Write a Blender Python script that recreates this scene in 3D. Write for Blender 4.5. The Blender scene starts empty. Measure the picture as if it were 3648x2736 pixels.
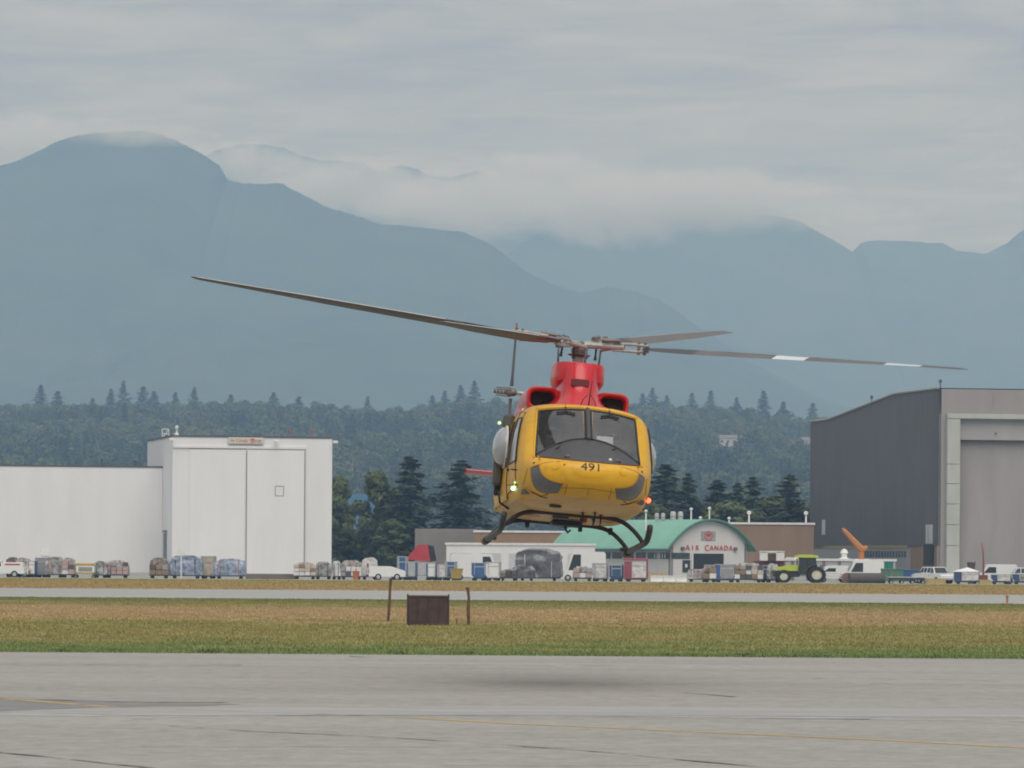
import bpy, bmesh, math, random
import numpy as np
from mathutils import Vector, Matrix, Euler, noise
from mathutils.bvhtree import BVHTree
R = math.radians
sc = bpy.context.scene
COL = sc.collection
# ------------------------------------------------------------------ camera
F = 16880.0          # focal length in photograph pixels
EYE = 2.1            # eye height
HOR = 2000.0         # horizon row of the photograph at its middle column
ROLL = R(0.4)
cd = bpy.data.cameras.new('camera'); cam = bpy.data.objects.new('camera', cd); COL.objects.link(cam)
cd.sensor_width = 36.0; cd.lens = 36.0 * F / 3648.0
cd.shift_y = (HOR - 1368.0) / 3648.0
cd.clip_start = 0.5; cd.clip_end = 60000
cam.matrix_world = Matrix.Translation((0, 0, EYE)) @ Matrix.Rotation(R(90), 4, 'X') @ Matrix.Rotation(ROLL, 4, 'Z')
sc.camera = cam
# ------------------------------------------------------------------ world: overcast sky
SUN_EL, SUN_AZ = R(52), R(172)          # azimuth clockwise from +Y (the view direction)
w = bpy.data.worlds.new('World'); sc.world = w; w.use_nodes = True
nt = w.node_tree; nt.nodes.clear()
def N(t, **k):
    n = nt.nodes.new(t)
    for a, b in k.items(): setattr(n, a, b)
    return n
L = lambda a, b: nt.links.new(a, b)
out = N('ShaderNodeOutputWorld'); bg = N('ShaderNodeBackground'); bg.inputs['Strength'].default_value = 0.1
L(bg.outputs[0], out.inputs[0])
sky = N('ShaderNodeTexSky', sky_type='NISHITA'); sky.sun_disc = False
sky.sun_elevation = SUN_EL; sky.sun_rotation = SUN_AZ; sky.air_density = 1.0; sky.dust_density = 2.0
tc = N('ShaderNodeTexCoord'); sp = N('ShaderNodeSeparateXYZ'); L(tc.outputs['Generated'], sp.inputs[0])
def M(op, a, b=None, c=None):
    n = N('ShaderNodeMath', operation=op)
    for i, v in enumerate((a, b, c)):
        if v is None: continue
        if isinstance(v, (int, float)): n.inputs[i].default_value = v
        else: L(v, n.inputs[i])
    return n.outputs[0]
zc = M('MAXIMUM', sp.outputs['Z'], 0.0)
den = M('ADD', zc, 0.012)
cmb = N('ShaderNodeCombineXYZ')
L(M('DIVIDE', sp.outputs['X'], den), cmb.inputs[0]); L(M('DIVIDE', sp.outputs['Y'], den), cmb.inputs[1])
def fbm(scale, detail, rough, dist, sx, sy, loc):
    mp = N('ShaderNodeMapping'); L(cmb.outputs[0], mp.inputs[0])
    mp.inputs['Scale'].default_value = (sx, sy, 1); mp.inputs['Location'].default_value = (loc, loc * 1.7, loc)
    n = N('ShaderNodeTexNoise'); L(mp.outputs[0], n.inputs['Vector'])
    n.inputs['Scale'].default_value = scale; n.inputs['Detail'].default_value = detail
    n.inputs['Roughness'].default_value = rough; n.inputs['Distortion'].default_value = dist
    return n.outputs[0]
n1 = fbm(1.0, 6, 0.55, 1.2, 2.0, 1.3, 3.1)
n2 = fbm(1.0, 4, 0.6, 1.4, 4.0, 5.0, 11.7)
def CS(fac, stops):
    cr = N('ShaderNodeValToRGB'); L(fac, cr.inputs[0])
    el = cr.color_ramp.elements
    while len(el) < len(stops): el.new(0.5)
    for e, (p, c) in zip(el, stops): e.position = p; e.color = (*c, 1)
    return cr.outputs[0]
mixn = M('ADD', M('MULTIPLY', n1, 0.70), M('MULTIPLY', n2, 0.30))
cloud = CS(mixn, [(0.32, (0.58, 0.63, 0.70)), (0.43, (0.77, 0.805, 0.86)), (0.53, (0.99, 0.985, 0.995)), (0.66, (1.20, 1.165, 1.155))])
# standard overcast luminance: the zenith three times as bright as the horizon
grad = M('MULTIPLY_ADD', M('MINIMUM', zc, 1.0), 2.0, 1.0)
SKYL = 2.45
vm = N('ShaderNodeVectorMath', operation='SCALE'); L(cloud, vm.inputs[0]); L(M('MULTIPLY', grad, SKYL), vm.inputs['Scale'])
mx = N('ShaderNodeMix', data_type='RGBA'); mx.inputs['Factor'].default_value = 0.92
L(sky.outputs[0], mx.inputs['A']); L(vm.outputs[0], mx.inputs['B'])
L(mx.outputs['Result'], bg.inputs['Color'])
# ------------------------------------------------------------------ sun behind the clouds
sd = bpy.data.lights.new('sun', 'SUN'); sun = bpy.data.objects.new('sun', sd); COL.objects.link(sun)
sd.energy = 1.5; sd.angle = R(55); sd.color = (1.0, 0.975, 0.94)
sdir = Vector((math.sin(SUN_AZ) * math.cos(SUN_EL), math.cos(SUN_AZ) * math.cos(SUN_EL), math.sin(SUN_EL)))
sun.rotation_euler = sdir.to_track_quat('Z', 'Y').to_euler()
# ------------------------------------------------------------------ render settings
sc.view_settings.view_transform = 'Standard'; sc.view_settings.look = 'None'
sc.view_settings.exposure = 0.36; sc.view_settings.gamma = 1.0; sc.view_settings.use_curve_mapping = False
cy = sc.cycles
cy.use_denoising = True
try: cy.denoiser = 'OPENIMAGEDENOISE'
except Exception: pass
cy.filter_width = 1.9; cy.max_bounces = 8; cy.diffuse_bounces = 3; cy.glossy_bounces = 4; cy.transparent_max_bounces = 16
cy.volume_bounces = 2; cy.volume_step_rate = 1.0; cy.sample_clamp_indirect = 6
sc.render.film_transparent = False
# ------------------------------------------------------------------ pixel -> place
def P(px, py, Y):
    x = (px - 1824.0) / F * Y; y = (HOR - py) / F * Y
    return Vector((x * math.cos(ROLL) - y * math.sin(ROLL), Y, EYE + x * math.sin(ROLL) + y * math.cos(ROLL)))
def G(px, py, z=0.0):
    x = px - 1824.0; y = HOR - py
    k = (x * math.sin(ROLL) + y * math.cos(ROLL)) / F
    return P(px, py, (z - EYE) / k)
# ------------------------------------------------------------------ materials
MATS = {}
def mat(name, col, rough=0.6, metal=0.0, var=0.12, scale=3.0, bump=0.0, bscale=None, coat=0.0, spec=0.5, col2=None, emit=None, estr=0.0, stretch=None, detail=5):
    if name in MATS: return MATS[name]
    m = bpy.data.materials.new(name); m.use_nodes = True; t = m.node_tree; b = t.nodes['Principled BSDF']
    b.inputs['Roughness'].default_value = rough; b.inputs['Metallic'].default_value = metal
    b.inputs['Coat Weight'].default_value = coat; b.inputs['Coat Roughness'].default_value = 0.08
    b.inputs['Specular IOR Level'].default_value = spec
    if emit: b.inputs['Emission Color'].default_value = (*emit, 1); b.inputs['Emission Strength'].default_value = estr
    b.inputs['Base Color'].default_value = (*col, 1)
    if var > 0 or bump > 0:
        c = t.nodes.new('ShaderNodeTexCoord'); mp = t.nodes.new('ShaderNodeMapping'); t.links.new(c.outputs['Object'], mp.inputs[0])
        if stretch: mp.inputs['Scale'].default_value = stretch
        n = t.nodes.new('ShaderNodeTexNoise'); n.inputs['Scale'].default_value = scale; n.inputs['Detail'].default_value = detail; n.inputs['Roughness'].default_value = 0.6
        t.links.new(mp.outputs[0], n.inputs['Vector'])
        r = t.nodes.new('ShaderNodeValToRGB'); t.links.new(n.outputs[0], r.inputs[0])
        c2 = col2 or tuple(min(1, v * (1 + var)) for v in col)
        c1 = tuple(v * (1 - var) for v in col) if not col2 else col
        r.color_ramp.elements[0].position = 0.32; r.color_ramp.elements[0].color = (*c1, 1)
        r.color_ramp.elements[1].position = 0.68; r.color_ramp.elements[1].color = (*c2, 1)
        t.links.new(r.outputs[0], b.inputs['Base Color'])
        if bump > 0:
            n3 = t.nodes.new('ShaderNodeTexNoise'); n3.inputs['Scale'].default_value = bscale or scale * 4; n3.inputs['Detail'].default_value = 6
            t.links.new(mp.outputs[0], n3.inputs['Vector'])
            bp = t.nodes.new('ShaderNodeBump'); bp.inputs['Strength'].default_value = bump; bp.inputs['Distance'].default_value = 0.05
            t.links.new(n3.outputs[0], bp.inputs['Height']); t.links.new(bp.outputs[0], b.inputs['Normal'])
    MATS[name] = m
    return m
def glass(name, tint=(0.8, 0.82, 0.82), ior=1.5, rough=0.02, haze=0.0):
    if name in MATS: return MATS[name]
    m = bpy.data.materials.new(name); m.use_nodes = True; t = m.node_tree; t.nodes.clear()
    o = t.nodes.new('ShaderNodeOutputMaterial'); tr = t.nodes.new('ShaderNodeBsdfTransparent'); gl = t.nodes.new('ShaderNodeBsdfGlossy')
    fr = t.nodes.new('ShaderNodeFresnel'); ms = t.nodes.new('ShaderNodeMixShader')
    tr.inputs[0].default_value = (*tint, 1); gl.inputs['Roughness'].default_value = rough; fr.inputs[0].default_value = ior
    t.links.new(fr.outputs[0], ms.inputs[0]); t.links.new(tr.outputs[0], ms.inputs[1]); t.links.new(gl.outputs[0], ms.inputs[2]); t.links.new(ms.outputs[0], o.inputs[0])
    if haze:   # hazy acrylic; pale diffuse veil added to stand in for reflected sky
        df = t.nodes.new('ShaderNodeBsdfDiffuse'); df.inputs[0].default_value = (.62, .62, .60, 1); m2 = t.nodes.new('ShaderNodeMixShader'); m2.inputs[0].default_value = haze
        t.links.new(ms.outputs[0], m2.inputs[1]); t.links.new(df.outputs[0], m2.inputs[2]); t.links.new(m2.outputs[0], o.inputs[0])
    MATS[name] = m
    return m
# ------------------------------------------------------------------ mesh builder
class MB:
    def __init__(s): s.v = []; s.f = []
    def add(s, vs, fs):
        o = len(s.v); s.v += [tuple(p) for p in vs]; s.f += [tuple(i + o for i in q) for q in fs]; return s
    def box(s, c, d, ch=0.0, rz=0.0):
        hx, hy, hz = d[0] / 2, d[1] / 2, d[2] / 2
        vs = []; fs = []
        if ch <= 0:
            vs = [(x, y, z) for x in (-hx, hx) for y in (-hy, hy) for z in (-hz, hz)]
            fs = [(0, 1, 3, 2), (4, 6, 7, 5), (0, 4, 5, 1), (2, 3, 7, 6), (0, 2, 6, 4), (1, 5, 7, 3)]
        else:
            ch = min(ch, hx * .49, hy * .49, hz * .49)
            bm = bmesh.new(); bmesh.ops.create_cube(bm, size=1)
            bmesh.ops.scale(bm, vec=(2 * hx, 2 * hy, 2 * hz), verts=bm.verts)
            bmesh.ops.bevel(bm, geom=bm.edges[:], offset=ch, segments=1, affect='EDGES')
            bm.verts.index_update(); vs = [tuple(v.co) for v in bm.verts]; fs = [tuple(v.index for v in f.verts) for f in bm.faces]; bm.free()
        cs, sn = math.cos(rz), math.sin(rz)
        return s.add([(c[0] + x * cs - y * sn, c[1] + x * sn + y * cs, c[2] + z) for x, y, z in vs], fs)
    def tube(s, pts, r, n=8, cap=True):
        pts = [Vector(p) for p in pts]; m = len(pts)
        rs = r if isinstance(r, (list, tuple)) else [r] * m
        vs = []; fs = []; ref = None
        for i, p in enumerate(pts):
            t = (pts[min(i + 1, m - 1)] - pts[max(i - 1, 0)]).normalized()
            if ref is None:
                ref = Vector((0, 0, 1)) if abs(t.z) < 0.9 else Vector((1, 0, 0))
            a = (ref - t * ref.dot(t)).normalized(); b = t.cross(a); ref = a
            for k in range(n):
                an = 2 * math.pi * k / n
                vs.append(p + (a * math.cos(an) + b * math.sin(an)) * rs[i])
        for i in range(m - 1):
            for k in range(n):
                fs.append((i * n + k, i * n + (k + 1) % n, (i + 1) * n + (k + 1) % n, (i + 1) * n + k))
        if cap: fs += [tuple(range(n))[::-1], tuple(range((m - 1) * n, m * n))]
        return s.add(vs, fs)
    def lathe(s, c, prof, n=16, axis='z', cap=True):
        vs = []; fs = []
        for (r, h) in prof:
            for k in range(n):
                a = 2 * math.pi * k / n; x, y = r * math.cos(a), r * math.sin(a)
                q = {'z': (x, y, h), 'y': (x, h, y), 'x': (h, x, y)}[axis]
                vs.append((c[0] + q[0], c[1] + q[1], c[2] + q[2]))
        for i in range(len(prof) - 1):
            for k in range(n): fs.append((i * n + k, i * n + (k + 1) % n, (i + 1) * n + (k + 1) % n, (i + 1) * n + k))
        if cap: fs += [tuple(range(n))[::-1], tuple(range((len(prof) - 1) * n, len(prof) * n))]
        return s.add(vs, fs)
    def prism(s, poly, a, b, plane='xz'):
        # polygon in (x,z) extruded along y from a to b (or 'yz' along x, 'xy' along z)
        m = {'xz': lambda p, h: (p[0], h, p[1]), 'yz': lambda p, h: (h, p[0], p[1]), 'xy': lambda p, h: (p[0], p[1], h)}[plane]
        n = len(poly); vs = [m(p, a) for p in poly] + [m(p, b) for p in poly]
        fs = [tuple(range(n))[::-1], tuple(range(n, 2 * n))] + [(i, (i + 1) % n, n + (i + 1) % n, n + i) for i in range(n)]
        return s.add(vs, fs)
    def grid(s, rows):
        n = len(rows[0]); vs = [p for r in rows for p in r]
        fs = [(i * n + j, i * n + j + 1, (i + 1) * n + j + 1, (i + 1) * n + j) for i in range(len(rows) - 1) for j in range(n - 1)]
        return s.add(vs, fs)
    def mesh(s, name, m, smooth=False):
        me = bpy.data.meshes.new(name); me.from_pydata(s.v, [], s.f); me.update()
        bm = bmesh.new(); bm.from_mesh(me); bmesh.ops.recalc_face_normals(bm, faces=bm.faces[:]); bm.to_mesh(me); bm.free()
        if m: me.materials.append(m)
        if smooth:
            me.polygons.foreach_set('use_smooth', [True] * len(me.polygons))
            if smooth != 'all':
                try: me.set_sharp_from_angle(angle=R(smooth if isinstance(smooth, (int, float)) and smooth > 1 else 40))
                except Exception: pass
        return me
    def obj(s, name, m, parent=None, smooth=False):
        o = bpy.data.objects.new(name, s.mesh(name, m, smooth)); COL.objects.link(o)
        if parent: o.parent = parent
        return o
def tag(o, label=None, cat=None, group=None, kind=None):
    if label: o['label'] = label
    if cat: o['category'] = cat
    if group: o['group'] = group
    if kind: o['kind'] = kind
    return o
def thing(name, label, cat, loc=(0, 0, 0), rz=0.0, group=None):
    o = bpy.data.objects.new(name, None); COL.objects.link(o); o.empty_display_size = 0.3
    o.location = loc; o.rotation_euler = (0, 0, rz)
    return tag(o, label, cat, group)
def copy_tree(o, parent=None):
    c = o.copy(); COL.objects.link(c); c.parent = parent
    for ch in list(o.children): copy_tree(ch, c)
    return c
def text_mesh(body, size):
    cu = bpy.data.curves.new('lettering', 'FONT'); cu.body = body; cu.size = size; cu.align_x = 'CENTER'; cu.align_y = 'CENTER'
    ob = bpy.data.objects.new('lettering', cu); COL.objects.link(ob)
    bpy.context.view_layer.update()
    me = bpy.data.meshes.new_from_object(ob)
    vs = [tuple(v.co) for v in me.vertices]; fs = [tuple(p.vertices) for p in me.polygons]
    bpy.data.objects.remove(ob); bpy.data.curves.remove(cu); bpy.data.meshes.remove(me)
    return vs, fs
# ================================================================== GROUND
rng = np.random.default_rng(7); random.seed(7)
def sheet(name, poly, z, m, kind='structure', parent=None):
    o = MB().add([(x, y, z) for x, y in poly], [tuple(range(len(poly)))]).obj(name, m, parent)
    if parent is None: o['kind'] = kind
    return o
def band(y0, y1, hw=None):
    h0, h1 = hw or (400, 400)
    return [(-h0, y0), (h0, y0), (h1, y1), (-h1, y1)]
def ground_mat(name, c1, c2, scale, stretch, rough=0.9, fine=None, speck=0.0):
    m = bpy.data.materials.new(name); m.use_nodes = True; t = m.node_tree; b = t.nodes['Principled BSDF']
    b.inputs['Roughness'].default_value = rough; b.inputs['Specular IOR Level'].default_value = 0.25
    c = t.nodes.new('ShaderNodeTexCoord')
    def nz(sca, st, det=6, ro=0.62):
        mp = t.nodes.new('ShaderNodeMapping'); t.links.new(c.outputs['Object'], mp.inputs[0]); mp.inputs['Scale'].default_value = st
        n = t.nodes.new('ShaderNodeTexNoise'); n.inputs['Scale'].default_value = sca; n.inputs['Detail'].default_value = det; n.inputs['Roughness'].default_value = ro
        t.links.new(mp.outputs[0], n.inputs['Vector']); return n.outputs[0]
    a = nz(scale, stretch); f = nz(fine or scale * 14, (1, 0.5, 1), 8, 0.75)
    ad = t.nodes.new('ShaderNodeMath'); ad.operation = 'MULTIPLY_ADD'; ad.inputs[1].default_value = 0.62; t.links.new(f, ad.inputs[0])
    mu = t.nodes.new('ShaderNodeMath'); mu.operation = 'MULTIPLY'; mu.inputs[1].default_value = 0.38; t.links.new(a, mu.inputs[0]); t.links.new(mu.outputs[0], ad.inputs[2])
    r = t.nodes.new('ShaderNodeValToRGB'); t.links.new(ad.outputs[0], r.inputs[0])
    r.color_ramp.elements[0].position = 0.36; r.color_ramp.elements[0].color = (*c1, 1)
    r.color_ramp.elements[1].position = 0.64; r.color_ramp.elements[1].color = (*c2, 1)
    t.links.new(r.outputs[0], b.inputs['Base Color'])
    bp = t.nodes.new('ShaderNodeBump'); bp.inputs['Strength'].default_value = 0.35; bp.inputs['Distance'].default_value = 0.01
    t.links.new(f, bp.inputs['Height']); t.links.new(bp.outputs[0], b.inputs['Normal'])
    return m
m_ground = ground_mat('field_earth', (0.10, 0.12, 0.05), (0.18, 0.16, 0.08), 0.02, (1, 1, 1))
sheet('ground', [(-16000, -300), (16000, -300), (16000, 16000), (-16000, 16000)], 0.0, m_ground)
m_asph = ground_mat('weathered_asphalt', (0.248, 0.238, 0.215), (0.368, 0.354, 0.322), 0.16, (0.3, 1.6, 1), fine=3.0)
Y_A = 105.5; Y_B = 251.0; Y_C = 330.0; Y_D = 488.0
apron = sheet('apron', [(-160, -60), (160, -60), (160, Y_A), (-160, Y_A)], 0.012, m_asph)
m_tax = ground_mat('taxiway_asphalt', (0.30, 0.30, 0.285), (0.37, 0.37, 0.35), 0.05, (0.3, 1.2, 1), fine=1.5)
taxi = sheet('taxiway', band(Y_B + 3, Y_C, (300, 300)), 0.012, m_tax)
m_far = ground_mat('cargo_apron_concrete', (0.24, 0.24, 0.225), (0.31, 0.31, 0.29), 0.04, (0.4, 1, 1), fine=1.0)
sheet('cargo_apron', band(Y_D, 1000, (600, 900)), 0.012, m_far)
# kerb-like pale edge of the cargo apron
MB().box((0, Y_D + 0.2, 0.05), (800, 0.4, 0.10), 0.02).obj('apron_edge', mat('edge_concrete', (0.42, 0.42, 0.40), 0.85, scale=0.8))['kind'] = 'structure'
# --- painted lines, seams and patches on the near apron (from their photograph pixels)
def strip_on_ground(name, pts, width, m, z=0.016, jag=0.0, parent=apron, seg=2.0):
    ps = [G(x, y) for x, y in pts]
    dense = []
    for a, b in zip(ps, ps[1:]):
        k = max(1, int((b - a).length / seg))
        for i in range(k): dense.append(a.lerp(b, i / k))
    dense.append(ps[-1])
    rows = []
    for i, p in enumerate(dense):
        t = (dense[min(i + 1, len(dense) - 1)] - dense[max(i - 1, 0)]); t.z = 0; t.normalize(); nrm = Vector((-t.y, t.x, 0))
        j = random.uniform(-jag, jag); wd = width * (1 + random.uniform(-.45, .45) * (1 if jag else 0))
        c = p + nrm * j
        rows.append([(c.x - nrm.x * wd / 2, c.y - nrm.y * wd / 2, z), (c.x + nrm.x * wd / 2, c.y + nrm.y * wd / 2, z)])
    return MB().grid(rows).obj(name, m, parent)
def worn(name, col, thr, scale=1.4, stretch=(1, 1, 1)):
    m = bpy.data.materials.new(name); m.use_nodes = True; t = m.node_tree; b = t.nodes['Principled BSDF']; b.inputs['Base Color'].default_value = (*col, 1); b.inputs['Roughness'].default_value = 0.85
    c = t.nodes.new('ShaderNodeTexCoord'); mp = t.nodes.new('ShaderNodeMapping'); mp.inputs['Scale'].default_value = stretch; t.links.new(c.outputs['Object'], mp.inputs[0])
    n = t.nodes.new('ShaderNodeTexNoise'); n.inputs['Scale'].default_value = scale; n.inputs['Detail'].default_value = 6; n.inputs['Roughness'].default_value = 0.7; t.links.new(mp.outputs[0], n.inputs['Vector'])
    r = t.nodes.new('ShaderNodeValToRGB'); r.color_ramp.elements[0].position = thr - .08; r.color_ramp.elements[1].position = thr + .08
    t.links.new(n.outputs[0], r.inputs[0])
    t.links.new(r.outputs[0], b.inputs['Alpha'])
    return m
m_yel = worn('worn_yellow_paint', (0.52, 0.33, 0.08), 0.40, 0.9)
m_yel2 = worn('faded_yellow_paint', (0.47, 0.34, 0.16), 0.50, 0.7)
m_wht = worn('worn_white_paint', (0.55, 0.56, 0.57), 0.50, 0.6, (0.5, 2, 1))
m_seal = worn('crack_seal_tar', (0.15, 0.148, 0.14), 0.48, 0.9)
m_seal2 = worn('thin_tar', (0.14, 0.135, 0.13), 0.52, 0.5)
strip_on_ground('painted_line', [(-300, 2481), (0, 2491), (380, 2521)], 0.16, m_yel)
strip_on_ground('painted_line', [(380, 2521), (820, 2537), (1300, 2553), (1480, 2562)], 0.15, m_yel2)
strip_on_ground('painted_line', [(1480, 2562), (1824, 2582), (2500, 2612), (3100, 2639), (3648, 2668), (4100, 2690)], 0.16, m_yel)
strip_on_ground('painted_line', [(-200, 2366), (500, 2374), (860, 2377)], 0.16, m_yel2)
strip_on_ground('painted_line', [(1400, 2370), (1824, 2372), (2100, 2375)], 0.18, m_yel2)
strip_on_ground('painted_line', [(-200, 2550), (300, 2553), (1200, 2548)], 0.22, m_wht)
for a, b, y in ((1180, 2500, 0), (1500, 4000, 14), (1824, 3100, 26), (2600, 4000, 30)):
    strip_on_ground('painted_line', [(a, 2525 + y + (a - 1824) * .007), ((a + b) / 2, 2526 + y + ((a + b) / 2 - 1824) * .008), (b, 2527 + y + (b - 1824) * .008)], 0.18, m_wht)
seams = [([(-300, 2480), (60, 2492), (420, 2504), (840, 2507)], .22, m_seal), ([(-100, 2540), (620, 2555), (1400, 2552), (2200, 2558), (3100, 2566)], .10, m_seal2),
         ([(300, 2370), (560, 2370), (860, 2372)], .16, m_seal), ([(1130, 2360), (1260, 2365)], .12, m_seal), ([(1240, 2340), (1330, 2346)], .12, m_seal),
         ([(2435, 2471), (2520, 2478), (2605, 2486)], .12, m_seal), ([(600, 2590), (900, 2610), (1240, 2625), (1550, 2642), (1824, 2660), (2200, 2690), (2700, 2738)], .075, m_seal),
         ([(-200, 2660), (0, 2685), (240, 2710), (480, 2736), (700, 2760)], .075, m_seal), ([(500, 2665), (1000, 2665), (1824, 2668), (2400, 2668)], .06, m_seal2),
         ([(-100, 2738), (800, 2735), (1824, 2733), (2700, 2736)], .06, m_seal2), ([(2050, 2373), (2380, 2377)], .14, m_seal2), ([(2900, 2420), (3300, 2425), (3648, 2432)], .16, m_seal2),
         ([(470, 2566), (620, 2567)], .10, m_seal), ([(740, 2598), (1200, 2612)], .08, m_seal2), ([(3100, 2440), (3650, 2447)], .1, m_seal2)]
for pts, wd, m in seams: strip_on_ground('crack_seal', pts, wd, m, z=0.020, jag=wd * .45, seg=0.6)
m_patch = mat('darker_asphalt_patch', (0.20, 0.195, 0.185), 0.9, var=0.15, scale=0.8)
pp = [G(x, y) for x, y in ((-400, 2490), (40, 2492), (420, 2505), (860, 2512), (700, 2519), (380, 2521), (0, 2538), (-400, 2541))]
MB().add([(p.x, p.y, 0.0145) for p in pp], [tuple(range(len(pp)))]).obj('asphalt_patch', m_patch, apron)
m_patch2 = mat('pale_sealed_strip', (0.318, 0.314, 0.30), 0.9, var=0.1, scale=0.5, stretch=(.3, 1, 1))
pp = [G(x, y) for x, y in ((-400, 2539), (600, 2524), (1824, 2519), (4100, 2530), (4100, 2560), (1824, 2550), (-400, 2552))]
MB().add([(p.x, p.y, 0.0135) for p in pp], [tuple(range(len(pp)))]).obj('asphalt_patch', m_patch2, apron)
# --- grass
GC = [(0.0, (0.125, 0.165, 0.060)), (0.07, (0.150, 0.172, 0.062)), (0.11, (0.200, 0.180, 0.072)), (0.24, (0.200, 0.178, 0.070)), (0.33, (0.185, 0.175, 0.060)), (0.40, (0.275, 0.205, 0.105)), (0.66, (0.290, 0.212, 0.115)), (0.77, (0.200, 0.180, 0.072)), (1.0, (0.115, 0.130, 0.040))]
def grass_mat(name, y0, y1, stops, k=1.36):
    m = bpy.data.materials.new(name); m.use_nodes = True; t = m.node_tree; b = t.nodes['Principled BSDF']; b.inputs['Roughness'].default_value = 0.9; b.inputs['Specular IOR Level'].default_value = 0.15
    c = t.nodes.new('ShaderNodeTexCoord'); s = t.nodes.new('ShaderNodeSeparateXYZ'); t.links.new(c.outputs['Object'], s.inputs[0])
    mp = t.nodes.new('ShaderNodeMapping'); mp.inputs['Scale'].default_value = (.5, 1, 1); t.links.new(c.outputs['Object'], mp.inputs[0])
    n = t.nodes.new('ShaderNodeTexNoise'); n.inputs['Scale'].default_value = 0.22; n.inputs['Detail'].default_value = 7; n.inputs['Roughness'].default_value = 0.65; t.links.new(mp.outputs[0], n.inputs['Vector'])
    a = t.nodes.new('ShaderNodeMapRange'); a.inputs['From Min'].default_value = y0; a.inputs['From Max'].default_value = y1; t.links.new(s.outputs['Y'], a.inputs[0])
    ad = t.nodes.new('ShaderNodeMath'); ad.operation = 'MULTIPLY_ADD'; ad.inputs[1].default_value = 0.62; t.links.new(n.outputs[0], ad.inputs[0])
    su = t.nodes.new('ShaderNodeMath'); su.operation = 'SUBTRACT'; su.inputs[1].default_value = 0.31; t.links.new(a.outputs[0], su.inputs[0]); t.links.new(su.outputs[0], ad.inputs[2])
    r = t.nodes.new('ShaderNodeValToRGB'); t.links.new(ad.outputs[0], r.inputs[0]); el = r.color_ramp.elements
    while len(el) < len(stops): el.new(0.5)
    for e, (p, cc) in zip(el, stops): e.position = p; e.color = (*[v * k for v in cc], 1)
    n2 = t.nodes.new('ShaderNodeTexNoise'); n2.inputs['Scale'].default_value = .7; n2.inputs['Detail'].default_value = 5; t.links.new(mp.outputs[0], n2.inputs['Vector'])
    hs = t.nodes.new('ShaderNodeMapRange'); hs.inputs['From Min'].default_value = .3; hs.inputs['From Max'].default_value = .7; hs.inputs['To Min'].default_value = .80; hs.inputs['To Max'].default_value = 1.20; t.links.new(n2.outputs[0], hs.inputs[0])
    vm = t.nodes.new('ShaderNodeVectorMath'); vm.operation = 'SCALE'; t.links.new(r.outputs[0], vm.inputs[0]); t.links.new(hs.outputs[0], vm.inputs['Scale'])
    t.links.new(vm.outputs[0], b.inputs['Base Color'])
    return m
gm1 = grass_mat('mown_field_grass', Y_A, Y_B, GC)
gm2 = grass_mat('dry_verge_grass', Y_C, Y_D, [(0.0, (0.27, 0.20, 0.10)), (0.3, (0.26, 0.195, 0.09)), (0.6, (0.25, 0.195, 0.075)), (1.0, (0.20, 0.18, 0.06))])
sheet('grass_soil', band(Y_A, Y_B + 3, (90, 110)), 0.008, gm1)
sheet('verge_soil', band(Y_C, Y_D, (140, 140)), 0.008, gm2)
def grass(name, y0, y1, n, blades, h0, h1, wb, m, label, edge=0.0):
    u = rng.random(n); Y = y0 + (y1 - y0) * u ** 1.25
    if edge:  # ragged front edge spilling on to the asphalt
        k = int(n * .06); Y[:k] = y0 - rng.random(k) ** 2 * edge + .1
    X = (rng.random(n) * 2 - 1) * (0.108 * Y + 8)
    vs = np.zeros((n, blades, 3, 3)); 
    hh = h0 + (h1 - h0) * rng.random((n, blades)) * (0.6 + 0.8 * rng.random((n, 1)))
    a = rng.random((n, blades)) * 2 * np.pi
    ox = rng.normal(0, wb * 2.2, (n, blades)); oy = rng.normal(0, wb * 2.2, (n, blades))
    bx = X[:, None] + ox; by = Y[:, None] + oy
    dx, dy = np.cos(a) * wb / 2, np.sin(a) * wb * .2
    lx, ly = rng.normal(0, .35, (n, blades)) * hh, rng.normal(0, .35, (n, blades)) * hh
    vs[:, :, 0] = np.stack([bx - dx, by - dy, np.full_like(bx, .004)], -1)
    vs[:, :, 1] = np.stack([bx + dx, by + dy, np.full_like(bx, .004)], -1)
    vs[:, :, 2] = np.stack([bx + lx, by + ly, hh], -1)
    V = vs.reshape(-1, 3); T = n * blades
    me = bpy.data.meshes.new(name); me.vertices.add(T * 3); me.loops.add(T * 3); me.polygons.add(T)
    me.vertices.foreach_set('co', V.ravel()); me.loops.foreach_set('vertex_index', np.arange(T * 3, dtype=np.int32))
    me.polygons.foreach_set('loop_start', np.arange(0, T * 3, 3, dtype=np.int32)); me.update(); me.validate()
    me.materials.append(m); o = bpy.data.objects.new(name, me); COL.objects.link(o)
    return tag(o, label, 'grass', kind='stuff')
grass('grass', Y_A, Y_B + 2, 90000, 5, 0.02, 0.075, 0.05, gm1, 'patchy green and straw coloured grass between the near apron and the taxiway', edge=0.5)
grass('grass', Y_C, Y_D, 24000, 4, 0.05, 0.13, 0.11, gm2, 'dry tan grass verge in front of the cargo apron')
wd_ = grass('weeds', Y_A, Y_A + .4, 2600, 6, 0.04, 0.16, 0.05, mat('weed_green', (.085, .12, .04), .9, var=.35, scale=.5), 'dark weeds clumped along the broken edge of the near apron')
co_ = np.empty(len(wd_.data.vertices) * 3); wd_.data.vertices.foreach_get('co', co_); co_ = co_.reshape(-1, 18, 3)   # one row per weed
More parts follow.
